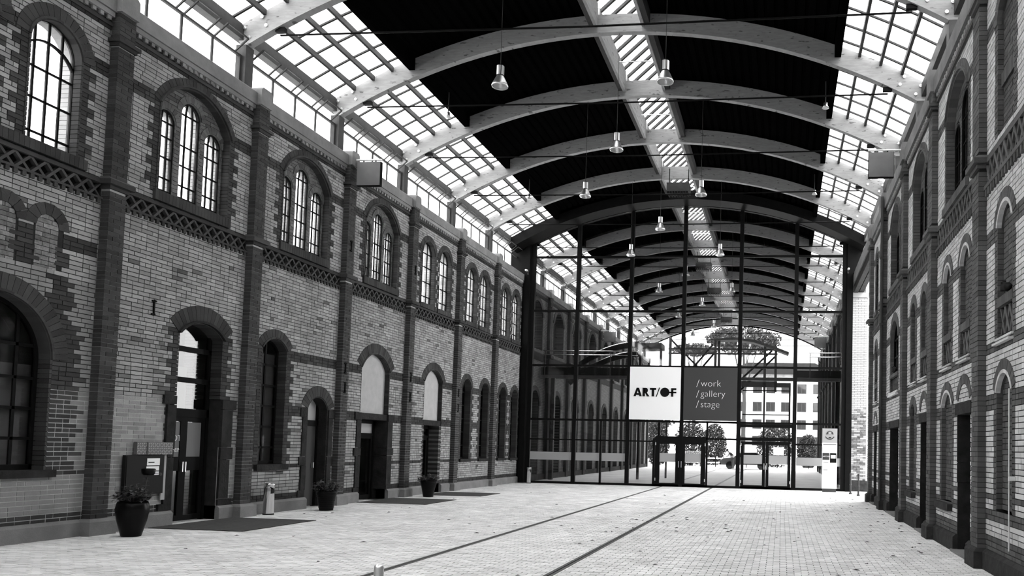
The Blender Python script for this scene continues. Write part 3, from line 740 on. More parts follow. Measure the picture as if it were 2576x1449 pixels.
for o, lab in zip(dR, rlab):
    r = door_root(WR, lab, o.c, -.3)
    k = 6; d = (o.u1 - o.u0 - .06) / k
    for i in range(k): dpart(WR, r, 'plank', o.u0 + .03 + i * d + .004, o.u0 + .03 + (i + 1) * d - .004, .05, 2.37, -.38, -.33 + random.uniform(-.004, .004), M_STEELG)
    dpart(WR, r, 'knob', o.u1 - .12, o.u1 - .07, 1.02, 1.07, -.33, -.26, M_PIPE)
# big arch over the gate
lining(WR, wr, wr, archU, -.6, .0, M_DBR); ring(WR, wr, wr, archU, .2, -.03, .014, M_DBR); hood(WR, wr, archU, -.03, .05, -.06, .02, M_DBR)
window(WR, 'wide arched window with balustrade above black gateway', Op(archU.u0, archU.u1, 3.9, archU.vs, archU.va), -.12, 3, 3, M_GLASSD, fw=.06, bw=.04)
mesh_obj('breast_panel', WR.box(archU.u0, archU.u1, 3.38, 3.9, -.2, -.10), BOXF, M_MORT, wr)
lattice(WR, wr, archU.u0 + .04, archU.u1 - .04, 3.45, 3.78, M_DBR, pitch=.2, n0=-.13, n1=-.05, w=.05)
soldier_sill(WR, wr, archU.u0, archU.u1, 3.80, 3.92, .03, M_DBR, tilt=.03)
for z, n in ((3.27, .08), (3.34, .04)): mesh_obj('ledge', WR.box(archU.u0 - .03, archU.u1 + .03, z, z + .05, -.1, n), BOXF, M_LBR, wr)
# upper triple windows
for k, o in enumerate(upR):
    c = o.c
    lan = [Op(c - .88, c - .42, 6.45, 7.70, 7.94), Op(c - .31, c + .29, 6.45, 8.04, 8.34), Op(c + .40, c + .88, 6.45, 7.70, 7.94)]
    b = MB(); wall_body(WR, o.u0 - .03, o.u1 + .03, o.v0, o.va, -.60, -.162, lan, b, inside=o); b.build('recess_mortar', M_MORT, wr)
    bricks(WR, wr, wr, o.u0, o.u1, o.v0, o.va, -.15, lan, lambda u, v, i: M_DBR, inside=o, depth=.02)
    lining(WR, wr, wr, o, -.16, .01, M_DBR); ring(WR, wr, wr, o, .17, -.03, .014, M_DBR); hood(WR, wr, o, .0, .04, -.02, .05, M_DBR)
    for j, q in enumerate(lan):
        lining(WR, wr, wr, q, -.6, -.15, M_DBR, t=.015)
        window(WR, '%s black lancet in %s triple window of right wall' % (['nearest', 'tall middle', 'farthest'][j], ['nearest', 'second', 'third'][k]), q, -.18, 2, 4, M_GLASSD, fw=.035, bw=.025)
    soldier_sill(WR, wr, o.u0 - .06, o.u1 + .06, 6.24, 6.42, .07, M_DBR)
for k, o in enumerate(upR2):
    lining(WR, wr, wr, o, -.6, .01, M_DBR); ring(WR, wr, wr, o, .16, -.03, .014, M_DBR)
    window(WR, '%s black arched window of pair in last right bay' % ['nearer', 'farther'][k], o, -.06, 2, 4, M_GLASSD, fw=.035, bw=.025)
    soldier_sill(WR, wr, o.u0 - .06, o.u1 + .06, 6.24, 6.40, .07, M_DBR)
for k, o in enumerate(frR):
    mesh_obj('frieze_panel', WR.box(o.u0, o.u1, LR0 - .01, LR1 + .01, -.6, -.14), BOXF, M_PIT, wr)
    lattice(WR, wr, o.u0, o.u1, LR0, LR1, M_DBR, pitch=.25, n0=-.08, n1=.02)
    n_d = int((o.u1 - o.u0) / .15)
    for q in range(n_d):
        a = o.u0 + (q + .25) * (o.u1 - o.u0) / n_d
        piece(wr, wr, 'dentil', WR.box(a, a + .07, LR0 - .14, LR0 - .02, -.01, .04), BOXF, M_DBR)
        piece(wr, wr, 'cornice_dentil', WR.box(a, a + .07, 8.97, 9.04, -.01, .05), BOXF, M_LBR)
    mb = MB(); mb.add(WR.box(o.u0, o.u1, LR0 - .03, LR0 + .03, -.01, .05), BOXF); mb.add(WR.box(o.u0, o.u1, LR1 - .01, LR1 + .06, -.01, .025), BOXF); mb.build('frieze_rail', M_DBR, wr)
    mb = MB(); mb.add(WR.box(o.u0, o.u1, 8.86, 8.93, -.01, .04), BOXF); mb.build('cornice_rail', M_DBR, wr)
for c in PR: pilaster(WR, wr, c, .205, M_DBR, M_DBR, 6.16, 8.72, 9.1, low=.28, pro=.125)
for a, b in zip(PR, PR[1:]): chamfer_block(WR, a + .19, b - .19, 9.06, 9.42, -.6, .10, .02, ends=False).build('parapet_block', M_CONC, wr)
for c in PR:
    mb = MB(); mb.add(WR.box(c - .22, c + .22, 9.1, 9.55, -.6, .17), BOXF); mb.build('parapet_pier', M_CONC, wr)
edges = [RU0, dR[0].u0, dR[0].u1, dR[1].u0, dR[1].u1, gate.u0, gate.u1, dR[2].u0, dR[2].u1, RU1]
for a, b in zip(edges[0::2], edges[1::2]):
    cuts = sorted([a, b] + [c + s for c in PR for s in (-.3, .3) if a < c + s < b])
    for p, q in zip(cuts, cuts[1:]):
        onp = any(abs((p + q) / 2 - c) < .2 for c in PR)
        chamfer_block(WR, p, q, 0, .30, -.3, .20 if onp else .075, .05, ends=onp).build('plinth_block', M_PLINTHD, wr)
# downpipe on the fourth pilaster, white cable pipe on the nearest niche
mb = MB(); mb.tube([(2.90, 24.08, .3), (2.90, 24.08, 9.4)], .045, 10)
for z in (.9, 3.0, 5.5, 7.5): mb.box(2.84, 2.96, 24.02, 24.14, z, z + .05)
o = mb.build('downpipe', M_STEELG); tag(o, 'slim grey downpipe running up the right facade', 'pipe')
mb = MB(); mb.tube([(3.03, 11.06, .42), (3.03, 11.06, 2.6)], .010, 8); mb.box(2.99, 3.07, 10.9, 10.96, 1.36, 1.42)
o = mb.build('cable_pipe', M_PIPE); tag(o, 'thin white vertical conduit at the nearest right niche', 'pipe')
# wall continuation beside the viewer, rooms behind
slab('wall_right_near', 'continuation of right brick facade beside the viewer', 3.075, 3.67, -13, RU0, 0, 9.3, M_FARBR)
rm = MB()
rm.box(8, 8.2, -13, 28.1, 0, 10.4); rm.box(3.68, 8, -13, 28.1, 9.7, 9.85); rm.box(3.68, 8, 28.02, 28.12, 0, 9.85); rm.box(3.68, 8, 9.3, 9.4, 0, 9.8)
o = rm.build('wall_room_right', M_DARKROOM); tag(o, 'dark rooms behind the right facade', 'wall', kind='structure')

# ------------------------------------------------------------------ passage at the right end: lintel, white pier
o = slab('wall_pier', 'bright whitewashed brick pier right of the glass front', 2.96, 3.62, 34.95, 35.55, .45, 8.42, M_SAND)
PW = o; k = 0; z = .47
while z < 8.38:
    x = 2.97
    while x < 3.60:
        L = (.26 if (k % 2 == 0 or x > 2.98) else .13); e = min(x + L, 3.61)
        mm = M_PALEBR if z > 3.6 or random.random() < .4 else M_ROUGH
        piece(PW, PW, 'brick', boxv(x + .005, e - .005, 34.93, 34.96, z + .005, z + CH - .005), BOXF, mm); x = e
    z += CH; k += 1
mesh_obj('capital', boxv(2.9, 3.68, 34.88, 35.6, 8.42, 8.64), BOXF, M_PALEBR, PW)
mesh_obj('base_stone', boxv(2.86, 3.68, 34.82, 35.6, 0, .45), BOXF, M_PLINTHD, PW)
mb = MB(); mb.box(2.98, 3.5, 28.0, 35.5, 8.95, 9.42); o = mb.build('trim_1', M_CONC); tag(o, 'concrete lintel bridging the gap at the right', 'lintel', kind='structure')
mb = MB(); mb.box(3.02, 3.2, 28.0, 35.3, 8.62, 8.95); mb.box(3.25, 3.45, 28.0, 35.3, 8.66, 8.94); o = mb.build('trim_2', M_STONE); tag(o, 'dark timber lining below the concrete lintel', 'lintel', kind='structure')
for i, x in enumerate((2.78, 2.98)):
    mb = MB(); mb.lathe([(.0, 0), (.06, 0), (.06, .05), (.035, .06), (.035, .35), (.05, .37), (.035, .4), (.035, .75), (.05, .78), (.04, .84), (0, .86)], (x, 32.6 - i * 1.2, 0), 12)
    o = mb.build('bollard', M_STEELG); tag(o, ['slim bollard nearer the glass front', 'slim bollard at end of right facade'][i], 'bollard')

# ------------------------------------------------------------------ floor
fl = mesh_obj('floor', boxv(-20, 12, -13, 110, -.3, -.012), BOXF, M_SAND); tag(fl, 'grey block paving of the covered passage', 'floor', kind='structure')
RAILS = (-5.2, -3.0)
def paver_rows(y0, y1, x0, x1, l, w):
    y = y0; r = 0
    while y < y1:
        x = x0 - (l / 2 if r % 2 else 0)
        while x < x1:
            a, b = max(x, x0), min(x + l, x1)
            if b - a > .03 and not any(a < q + .06 and b > q - .06 for q in RAILS):
                h = random.uniform(-.0025, .0025); t = random.uniform(-.0015, .0015)
                v = [Vector(q) for q in boxv(a + .006, b - .006, y + .0015, y + w - .0015, -.04, h)]
                v[4].z += t; v[5].z -= t
                piece(fl, fl, 'paver', v, BOXF[1:], M_PAVER)
            elif b - a > .03:
                for q in RAILS:
                    for c, d in ((a, min(b, q - .06)), (max(a, q + .06), b)):
                        if d - c > .03 and a < q + .06 and b > q - .06: piece(fl, fl, 'paver', boxv(c + .004, d - .004, y + .004, y + w - .004, -.04, 0), BOXF[1:], M_PAVER)
            x += l
        y += w; r += 1
paver_rows(8.6, 22.0, -12.5, 3.6, .2, .1)
paver_rows(22.0, 36.0, -11.7, 3.6, .3, .15)
mesh_obj('near_paving', boxv(-12.5, 3.6, -13, 8.6, -.1, 0), BOXF, M_PAVER, fl)
mesh_obj('far_paving', boxv(-12.5, 3.6, 36.0, 75, -.1, 0), BOXF, M_PAVER, fl)
mesh_obj('street_paving', boxv(-60, 60, 75, 110, -.1, -.005), BOXF, M_PAVER, fl)
mesh_obj('side_paving', boxv(3.6, 12, 28.2, 75, -.1, 0), BOXF, M_PAVER, fl)
for x in RAILS:
    for a, b in ((x - .055, x - .012), (x + .012, x + .055)): mesh_obj('rail', boxv(a, b, -13, 72, -.05, .001), BOXF, M_RAIL, fl)
    mesh_obj('rail_groove', boxv(x - .012, x + .012, -13, 72, -.05, -.008), BOXF, M_STEEL, fl)
for i, (x0, x1, y0, y1, lab) in enumerate(((-11.6, -9.72, 13.6, 15.9, 'nearest dark door mat before tall double door'), (-11.6, -9.62, 20.85, 22.95, 'middle dark door mat before plaster arched door'), (-11.5, -9.56, 24.7, 26.5, 'farthest dark door mat behind third plant pot'))):
    mb = MB(); k = 24; d = (y1 - y0) / k
    for q in range(k): mb.box(x0, x1, y0 + q * d, y0 + (q + .8) * d, .002, .014)
    mb.box(x0, x1, y0, y1, .002, .008); o = mb.build('door_mat', M_MATT); tag(o, lab, 'mat', 'dark mats before the left doors')

# ------------------------------------------------------------------ roof
XC, ZAP, RU = -4.36, 12.44, 15.16            # axis, underside apex and underside radius of the arches
ZC = ZAP - RU
def arcp(x, R): return (x, ZC + sqrt(R * R - (x - XC) ** 2))
YB = [16.1 + BAY * k for k in range(-7, 15)]
GLASS_Y = 34.58
Y_END = YB[-1] + .25
RB = RU + .48
XL_F, XR_F = -12.10, 3.38
def arc_strip(mb, xa, xb, R0, R1, y0, y1, n):
    xs = [xa + (xb - xa) * i / n for i in range(n + 1)]
    v = []
    for x in xs:
        t = asin((x - XC) / RU)
        v += [(XC + R0 * sin(t), y0, ZC + R0 * cos(t)), (XC + R1 * sin(t), y0, ZC + R1 * cos(t)), (XC + R1 * sin(t), y1, ZC + R1 * cos(t)), (XC + R0 * sin(t), y1, ZC + R0 * cos(t))]
    f = []
    for i in range(n):
        a, b = 4 * i, 4 * i + 4
        f += [(a, b, b + 1, a + 1), (a + 1, b + 1, b + 2, a + 2), (a + 2, b + 2, b + 3, a + 3), (a + 3, b + 3, b, a)]
    f += [(0, 1, 2, 3), (4 * n + 3, 4 * n + 2, 4 * n + 1, 4 * n)]
    mb.add(v, f)
ordn = ['first', 'second', 'third', 'fourth', 'fifth', 'sixth', 'seventh', 'eighth', 'ninth', 'tenth', 'eleventh', 'twelfth', 'thirteenth', 'fourteenth', 'fifteenth']
for k, y in enumerate(YB):
    gk = 12      # index of the arch that carries the glass front
    b = empty('roof_arch', (0, y, 0)); kk = k - 7
    if k < 7: lab = 'timber roof arch out of frame above the viewer, %s before the glass front' % ordn[12 - k - 1]
    elif k < gk: lab = '%s pale timber roof arch before the glass front' % ordn[kk]
    elif k == gk: lab = 'black steel roof arch directly at the glass front'
    else: lab = '%s timber roof arch beyond the glass front' % ordn[k - gk - 1]
    tag(b, lab, 'beam', 'curved timber roof arches')
    mb = MB(); arc_strip(mb, -12.04, 3.32, RU, RB, -.09, .09, 48); mb.build('glulam', M_STEEL if k == gk else M_WOOD, b)
    # steel shoes, bolts, tie rod
    for s in (-1, 1):
        xf = XC + s * 7.68
        mb = MB(); mb.box(xf - .12, xf + .12, -.13, .13, 9.30, 10.40)
        mb.build('post', M_STEELG, b)
        for dx, dr in () if k < 7 else ((.22, .12), (.22, .36), (.62, .16), (.62, .38)):
            t = asin((7.68 - dx) * s / RU); rr = RU + dr; c = (XC + rr * sin(t), -.10, ZC + rr * cos(t))
            mb = MB(); mb.tube([(c[0], -.115, c[2]), (c[0], -.088, c[2])], .038, 10); mb.tube([(c[0], -.125, c[2]), (c[0], -.10, c[2])], .016, 8); mb.build('bolt', M_ALU, b)
        x = XC + s * 6.84; z = arcp(x, RU)[1]
        mb = MB(); mb.box(x - .11, x + .11, -.05, .05, z - .10, z - .0); mb.build('tie_bracket', M_STEEL, b)
    mb = MB(); mb.tube([(XC - 6.85, 0, 10.65), (XC, 0, 10.60), (XC + 6.85, 0, 10.65)], .022, 8); mb.build('tie_rod', M_STEEL, b)
mb = MB(); arc_strip(mb, -12.04, 3.32, RU - .10, RB + .2, Y_END - .1, Y_END, 48); o = mb.build('trim_6', M_DECK); tag(o, 'dark fascia closing the roof at the far end', 'trim', kind='structure')
ceil = empty('ceiling'); tag(ceil, 'dark ribbed roof decking between the timber arches', 'ceiling', kind='structure')
for k in range(len(YB) - 1):
    y0, y1 = YB[k], YB[k + 1]
    for xa, xb in ((-9.95, -4.98), (-3.74, 1.24)):
        n = 20; pts = []
        for i in range(n):
            for fr_, dz in ((0, 0), (.55, 0), (.68, .07), (.87, .07)):
                x = xa + (xb - xa) * (i + fr_) / n; pts.append((x, arcp(x, RB)[1] + .02 + dz))
        pts.append((xb, arcp(xb, RB)[1] + .02))
        mb = MB(); v = [(x, y0, z) for x, z in pts] + [(x, y1, z) for x, z in pts] + [(x, y0, z + .05) for x, z in pts] + [(x, y1, z + .05) for x, z in pts]; m_ = len(pts)
        f = [(i, i + 1, m_ + i + 1, m_ + i) for i in range(m_ - 1)] + [(2 * m_ + i, 3 * m_ + i, 3 * m_ + i + 1, 2 * m_ + i + 1) for i in range(m_ - 1)]
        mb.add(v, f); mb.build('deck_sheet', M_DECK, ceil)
    # purlins at the deck edges and the curbs of the ridge light
    for x, w in ((-9.95, .16), (1.24, .16)):
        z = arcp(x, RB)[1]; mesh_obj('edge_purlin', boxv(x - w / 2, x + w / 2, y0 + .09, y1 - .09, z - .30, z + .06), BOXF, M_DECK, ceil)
    for x in (-4.98, -3.74):
        z = arcp(x, RB)[1]; mesh_obj('curb_board', boxv(x - .04, x + .04, y0 + .09, y1 - .09, z - .34, z + .30), BOXF, M_WOOD, ceil)
        s = -1 if x < XC else 1
        mesh_obj('curb_trim', boxv(min(x + s * .05, x + s * .18), max(x + s * .05, x + s * .18), y0 + .09, y1 - .09, z - .30, z + .05), BOXF, M_STEELG, ceil)
    # ridge light: steep single-pitch glazing with bars
    zl, zh = arcp(-4.98, RB)[1] + .28, arcp(-3.74, RB)[1] + 1.45
    kb = 7
    far_b = MB()
    for i in range(kb):
        y = y0 + (i + .5) * BAY / kb; mb = far_b if (k < 6 or k > 12) else MB()
        mb.bar((-4.98, y, zl), (-3.70, y, zh), .07, .09, up=(0, 1, 0))
        if mb is not far_b: mb.build('ridge_bar', M_STEELG, ceil)
    if far_b.v: far_b.build('ridge_bars', M_STEELG, ceil)['kind'] = 'stuff'
    mb = MB(); v = [(-4.98, y0, zl + .04), (-3.70, y0, zh + .04), (-3.70, y1, zh + .04), (-4.98, y1, zl + .04)]
    v += [(a, b_, c + .01) for a, b_, c in v]; mb.add(v, BOXF); mb.build('ridge_pane', M_ROOFG, ceil)
    mesh_obj('ridge_wall', boxv(-3.70, -3.64, y0, y1, arcp(-3.74, RB)[1], zh + .05), BOXF, M_STEELG, ceil)
    mb = MB(); mb.tube([(-4.95, y0 + 2.6, zl - .2), (-3.75, y0 + 2.6, zl - .2)], .015, 6); mb.build('ridge_tie', M_ALU, ceil)
# glazed roof sides
REMOTE = []
for k in range(len(YB) - 1):
    y0, y1 = YB[k], YB[k + 1]
    for s, nm in ((-1, 'left'), (1, 'right')):
        near = 6 <= k < 12
        xs = [XC + s * d for d in (5.62, 6.14, 6.66, 7.18, 7.74)]
        root = empty('roof_glazing', (0, y0, 0)); root.parent = ceil
        for i, x in enumerate(xs):
            z = arcp(x, RB)[1]; thick = i in (1, 2, 3)
            mb = MB(); mb.box(x - .035, x + .035, .09, BAY - .09, z - .10, z + .03)
            mb.build('purlin', M_STEELG, root)
        nb = 5
        if k < 6 or k > 12: REMOTE.append(root)
        if True:
            for i in range(nb):
                y = (i + .5) * BAY / nb; mb = MB()
                for a, b_ in zip(xs, xs[1:]): mb.bar((a, y, arcp(a, RB)[1] + .02), (b_, y, arcp(b_, RB)[1] + .02), .04, .05, up=(0, 1, 0))
                mb.build('glazing_bar', M_STEELG, root)
        cells = []
        for a, b_ in zip(xs, xs[1:]):
            ys = [0] + [(i + .5) * BAY / nb for i in range(nb)] + [BAY]
            for c, d in zip(ys, ys[1:]): cells.append((a, b_, c, d))
        mb = MB()
        for a, b_, c, d in cells:
            q = [(a, c, arcp(a, RB)[1] + .05), (b_, c, arcp(b_, RB)[1] + .05), (b_, d, arcp(b_, RB)[1] + .05), (a, d, arcp(a, RB)[1] + .05)]
            v = q + [(x, y, z + .008) for x, y, z in q]
            if near:
                mesh_obj('pane', v, BOXF, M_ROOFG, root)
            else: mb.add(v, BOXF)
        if not near: mb.build('panes', M_ROOFG, root)['kind'] = 'stuff'
        xe = XC + s * 7.76; z = arcp(xe, RB)[1]
        mesh_obj('eaves_beam', boxv(xe - .1, xe + .1, 0, BAY, z - .34, z - .02), BOXF, M_STEELG, root)
        # clerestory lights under the eaves
        W = Wall(XC + s * 7.68, -s); c0, c1 = y0 + .14, y1 - .14
        if k >= 5:
            if y1 < 35: lab = '%s clerestory window strip in roof bay %d before the glass front' % (nm, 12 - k)
            else: lab = '%s clerestory window strip in roof bay %d beyond the glass front' % (nm, k - 11)
            if s == -1 or y0 < 27 or y0 > 34: window(W, lab, Op(c0, c1, 9.36, 10.16, 10.16), 0, 4, 1, M_ROOFG, fw=.05, bw=.05, frame_m=M_STEELG)
            if s == -1:
                mb = MB()
                for i in range(4):
                    y = (i + .5) * (BAY - .3) / 4 + .15
                    mb.bar((xe + .02, y - .32, 10.18), (xe + .34, y - .32, 10.46), .03, .03); mb.bar((xe + .02, y + .32, 10.18), (xe + .34, y + .32, 10.46), .03, .03); mb.bar((xe + .34, y - .32, 10.46), (xe + .34, y + .32, 10.46), .03, .03)
                mb.build('vent_sash', M_STEELG, root)

slab('wall_light_stop', 'unseen end wall added behind the viewer to cut light', -12.4, 3.7, -13.3, -13.0, 0, 13, M_FARBR)  # unseen wall, added to keep sky light off the near arch faces
# ------------------------------------------------------------------ glass front
gw = empty('wall_glass', (0, GLASS_Y, 0)); tag(gw, 'black steel and glass front closing the passage', 'wall', kind='structure')
GX = [-11.28, -9.18, -6.76, -4.38, -1.88, .53, 2.62]
GZ = [0.05, 2.85, 5.27, 7.72, 10.16]
def gtop(x): return arcp(x, RU)[1] - .02
def gbox(name, x0, x1, z0, z1, m_, n0=-.06, n1=.06, parent=None): return mesh_obj(name, boxv(x0, x1, n0, n1, z0, z1), BOXF, m_, parent or gw)
for i, x in enumerate(GX):
    w = .11 if i in (0, 6) else .085
    gbox('mullion', x - w, x + w, 0, gtop(x), M_STEEL, -.08, .10)
gbox('sub_mullion', -8.0, -7.92, 0, 2.85, M_STEEL)
for z in GZ[1:]:
    for a, b in zip(GX, GX[1:]):
        if z > gtop(a) or z > gtop(b): continue
        gbox('transom', a + .08, b - .08, z - .045, z + .045, M_STEEL)
for a, b in zip(GX, GX[1:]): gbox('sill_rail', a + .08, b - .08, 0, .10, M_STEEL)
for a, b in ((GX[0], GX[1]), (GX[1], GX[2]), (GX[2], -5.6), (GX[5], GX[6])): gbox('low_transom', a + .08, b - .02, 1.93, 1.99, M_STEEL)
D1, D2 = (-5.52, -3.28), (-1.82, .42)        # the two doorways
for a, b in zip(GX, GX[1:]):
    for z0, z1 in zip(GZ, GZ[1:] + [None]):
        zt = z1
        if z1 is None:
            n = 6; xs = [a + (b - a) * i / n for i in range(n + 1)]
            poly = [(a, z0), (b, z0)] + [(x, max(z0 + .02, gtop(x))) for x in xs[::-1]]
        else:
            if z0 == GZ[2 - 1] and a in (GX[2], GX[3]): continue      # sign boards hang here
            poly = [(a, z0), (b, z0), (b, z1), (a, z1)]
            if z0 == GZ[0] and (a >= GX[2] - .01 and b <= GX[5] + .01):
                poly = [(a, 2.05), (b, 2.05), (b, z1), (a, z1)]
        mb = MB(); mb.prism(poly, -.006, .006, lambda p, t: (p[0], t, p[1])); mb.build('pane', M_GLASS, gw)
gbox('pane', GX[2], D1[0], .05, 2.05, M_GLASS, -.006, .006); gbox('pane', D1[1], D2[0], .05, 2.05, M_GLASS, -.006, .006)
gbox('door_head', D1[0], D1[1], 2.0, 2.2, M_STEEL); gbox('door_head', D1[1], D2[0], 2.08, 2.16, M_STEEL); gbox('door_head', D2[0], D2[1] + .1, 2.08, 2.22, M_STEEL)
gbox('post', D1[0] - .10, D1[0], 0, 2.1, M_STEEL); gbox('post', D1[1], D1[1] + .08, 0, 2.85, M_STEEL); gbox('post', D2[0] - .1, D2[0] + .02, 0, 2.85, M_STEEL, -.07, .08)
gbox('door_head', D2[0], D2[1] + .1, 2.66, 2.80, M_STEEL); gbox('post', D2[1], D2[1] + .10, 0, 2.85, M_STEEL, -.07, .08)
for a, b in ((GX[0] + .1, GX[1] - .08), (GX[1] + .1, -8.02), (-7.9, GX[2] - .08), (GX[5] + .1, GX[6] - .1)): gbox('frosted_strip', a, b, 1.05, 1.40, M_BAND, -.02, -.007)
# doors in the glass front
def glass_door(label, x0, x1, zt, leaves, text=None, fw=.13):
    DOOR_N[0] += 1; r = empty('door_%d' % DOOR_N[0], ((x0 + x1) / 2, GLASS_Y - .03, 0)); tag(r, label, 'door', kind='structure'); c = (x0 + x1) / 2
    w = (x1 - x0) / leaves
    for i in range(leaves):
        a, b = x0 + i * w + .01 - c, x0 + (i + 1) * w - .01 - c; L = empty('leaf'); L.parent = r
        mb = MB(); mb.box(a, a + fw, -.03, .03, .01, zt); mb.box(b - fw, b, -.03, .03, .01, zt); mb.box(a + fw, b - fw, -.03, .03, .01, .16); mb.box(a + fw, b - fw, -.03, .03, zt - .14, zt)
        mb.build('leaf_frame', M_STEEL, L); mesh_obj('pane', boxv(a + fw, b - fw, -.005, .005, .16, zt - .14), BOXF, M_GLASS, L)
        mesh_obj('frosted_strip', boxv(a + fw, b - fw, -.018, -.006, 1.08, 1.46), BOXF, M_BAND, L)
        hx = b - .05 if i == 0 else a + .05
        mb = MB(); mb.tube([(hx, -.09, .85), (hx, -.09, 1.12)], .015, 8); mb.bar((hx, -.09, .88), (hx, -.02, .88), .015); mb.bar((hx, -.09, 1.09), (hx, -.02, 1.09), .015); mb.build('handle', M_ALU, L)
        for z in (.25, zt - .2): mesh_obj('hinge', boxv((a if i == 0 else b - .04), (a + .04 if i == 0 else b), -.05, -.03, z, z + .12), BOXF, M_ALU, L)
    if text:
        mesh_obj('text_strip', boxv(x0 + w + .21 - c, x1 - .21 - c, -.020, -.008, 1.46, 1.58), BOXF, M_WHITE, r)
        text_obj(text, .145, M_DGREY, r, (x0 + w + .25 - c, -.024, 1.465), (pi / 2, 0, 0))
    return r
glass_door('glazed double door marked EINGANG below the sign boards', D1[0], D1[1], 2.0, 2, 'EINGANG', fw=.20)
glass_door('glazed double door right of the dark sign board', D2[0] + .05, D2[1] - .02, 2.05, 2)
o = mesh_obj('notice_paper', boxv(-.35, .1, GLASS_Y - .085, GLASS_Y - .075, 1.48, 1.82), BOXF, M_WHITE); tag(o, 'white paper notice taped to the right glass door', 'notice')
# sign boards
sb = empty('sign_board', (-5.57, GLASS_Y - .12, 4.06)); tag(sb, 'white square sign board lettered ART/OF', 'sign')
mesh_obj('board', boxv(-1.13, 1.13, -.03, .03, -1.15, 1.17), BOXF, M_WHITE, sb)
def letter(poly_list, name='lettering'):
    mb = MB()
    for poly in poly_list: mb.prism(poly, -.042, -.028, lambda p, t: (p[0], t, p[1]))
    mb.build(name, M_BLACK, sb)
S = .375; zb = -.13
def sc(pts, ox): return [(ox + x * S, zb + y * S) for x, y in pts]
ox = -.95
letter([sc([(0, 0), (.27, 0), (.60, 1), (.36, 1)], ox), sc([(.40, 1), (.64, 1), (.99, 0), (.71, 0)], ox), sc([(.25, .16), (.73, .16), (.66, .36), (.32, .36)], ox)])
ox = -.55
bow = [(.42 + .22 * cos(t), .71 + .29 * sin(t)) for t in [-pi / 2 + pi * i / 10 for i in range(11)]]
letter([sc([(0, 0), (.29, 0), (.29, 1), (0, 1)], ox), sc([(.2, .42)] + bow + [(.2, 1)], ox), sc([(.28, .46), (.48, .5), (.84, 0), (.52, 0)], ox)])
ox = -.225
letter([sc([(0, 1), (.74, 1), (.74, .77), (0, .77)], ox), sc([(.22, 0), (.52, 0), (.52, .85), (.22, .85)], ox)])
ox = .045
letter([sc([(0, -.04), (.10, -.04), (.48, 1.05), (.38, 1.05)], ox)])
letter([[(.44 + .205 * cos(2 * pi * i / 28), .06 + .205 * sin(2 * pi * i / 28)) for i in range(28)]])
letter([[(.6, .02), (.95, .02), (.95, .09), (.6, .09)]])
ox = .72
letter([sc([(0, 0), (.26, 0), (.26, 1), (0, 1)], ox), sc([(.2, .79), (.60, .79), (.60, 1), (.2, 1)], ox)])
db = empty('sign_board', (-3.13, GLASS_Y - .12, 4.06)); tag(db, 'dark grey square sign board with slash work gallery stage', 'sign')
mesh_obj('board', boxv(-1.17, 1.17, -.03, .03, -1.15, 1.17), BOXF, M_DGREY, db)
for i, s in enumerate(('work', 'gallery', 'stage')):
    z = .34 - i * .455
    text_obj(s, .42, M_LETTER, db, (-.43, -.032, z), (pi / 2, 0, 0), thin=-.009)
    mb = MB(); mb.prism([(-.615, z - .03), (-.597, z - .03), (-.487, z + .29), (-.505, z + .29)], -.036, -.029, lambda p, t: (p[0], t, p[1])); mb.build('slash', M_LETTER, db)
# arched steel soffit and end posts around the glass front
mb = MB(); arc_strip(mb, -12.05, 3.33, RU - .02, RU + .38, GLASS_Y - 1.05, GLASS_Y - .1, 48)
o = mb.build('trim_3', M_STEEL); tag(o, 'grey steel arch soffit above the glass front', 'trim', kind='structure')
mb = MB(); mb.box(-12.3, GX[0] - .08, GLASS_Y - .14, GLASS_Y + .14, 0, 10.9); mb.box(-11.62, -11.38, GLASS_Y - .24, GLASS_Y + .24, 0, 10.6)
o = mb.build('trim_4', M_STEEL); tag(o, 'black steel end panel joining glass front to left wall', 'trim', kind='structure')
mb = MB(); mb.box(GX[6] + .08, 2.95, GLASS_Y - .14, GLASS_Y + .14, 0, 10.6); mb.box(2.95, 3.4, GLASS_Y - .1, GLASS_Y + .1, 9.4, 10.6)
o = mb.build('trim_5', M_STEEL); tag(o, 'black steel end post between glass front and white pier', 'trim', kind='structure')
# totem sign
tt = empty('totem_sign', (2.0, 33.75, 0)); tag(tt, 'slim white totem sign before right end of glass front', 'sign')
mesh_obj('base', boxv(-.28, .28, -.05, .05, 0, .14), BOXF, M_STEELG, tt); mesh_obj('panel', boxv(-.31, .31, -.04, .04, .14, 2.05), BOXF, M_WHITE, tt); mesh_obj('header', boxv(-.31, .31, -.04, .04, 2.05, 2.65), BOXF, M_BAND, tt)
mb = MB()
A = [(.15 * cos(t), 2.40 + .15 * sin(t)) for t in [pi * i / 14 for i in range(15)]]; mb.prism(A, -.052, -.038, lambda p, t: (p[0], t, p[1]))
for i in range(12):
    t0, t1 = pi * 1.15 + pi * .7 * i / 12, pi * 1.15 + pi * .7 * (i + 1) / 12
    q = [(r_ * cos(t), 2.40 + r_ * sin(t)) for r_, t in ((.18, t0), (.18, t1), (.215, t1), (.215, t0))]; mb.prism(q, -.052, -.038, lambda p, t: (p[0], t, p[1]))
mb.box(-.05, .05, -.054, -.038, 2.24, 2.30); mb.build('emblem', M_DGREY, tt)
mb = MB(); mb.box(-.06, .06, -.06, -.04, 2.42, 2.52); mb.box(-.1, .1, -.06, -.04, 2.40, 2.42); mb.build('emblem_detail', M_BAND, tt)
mesh_obj('title_line', boxv(-.27, .27, -.044, -.038, 1.97, 1.995), BOXF, M_STEELG, tt)
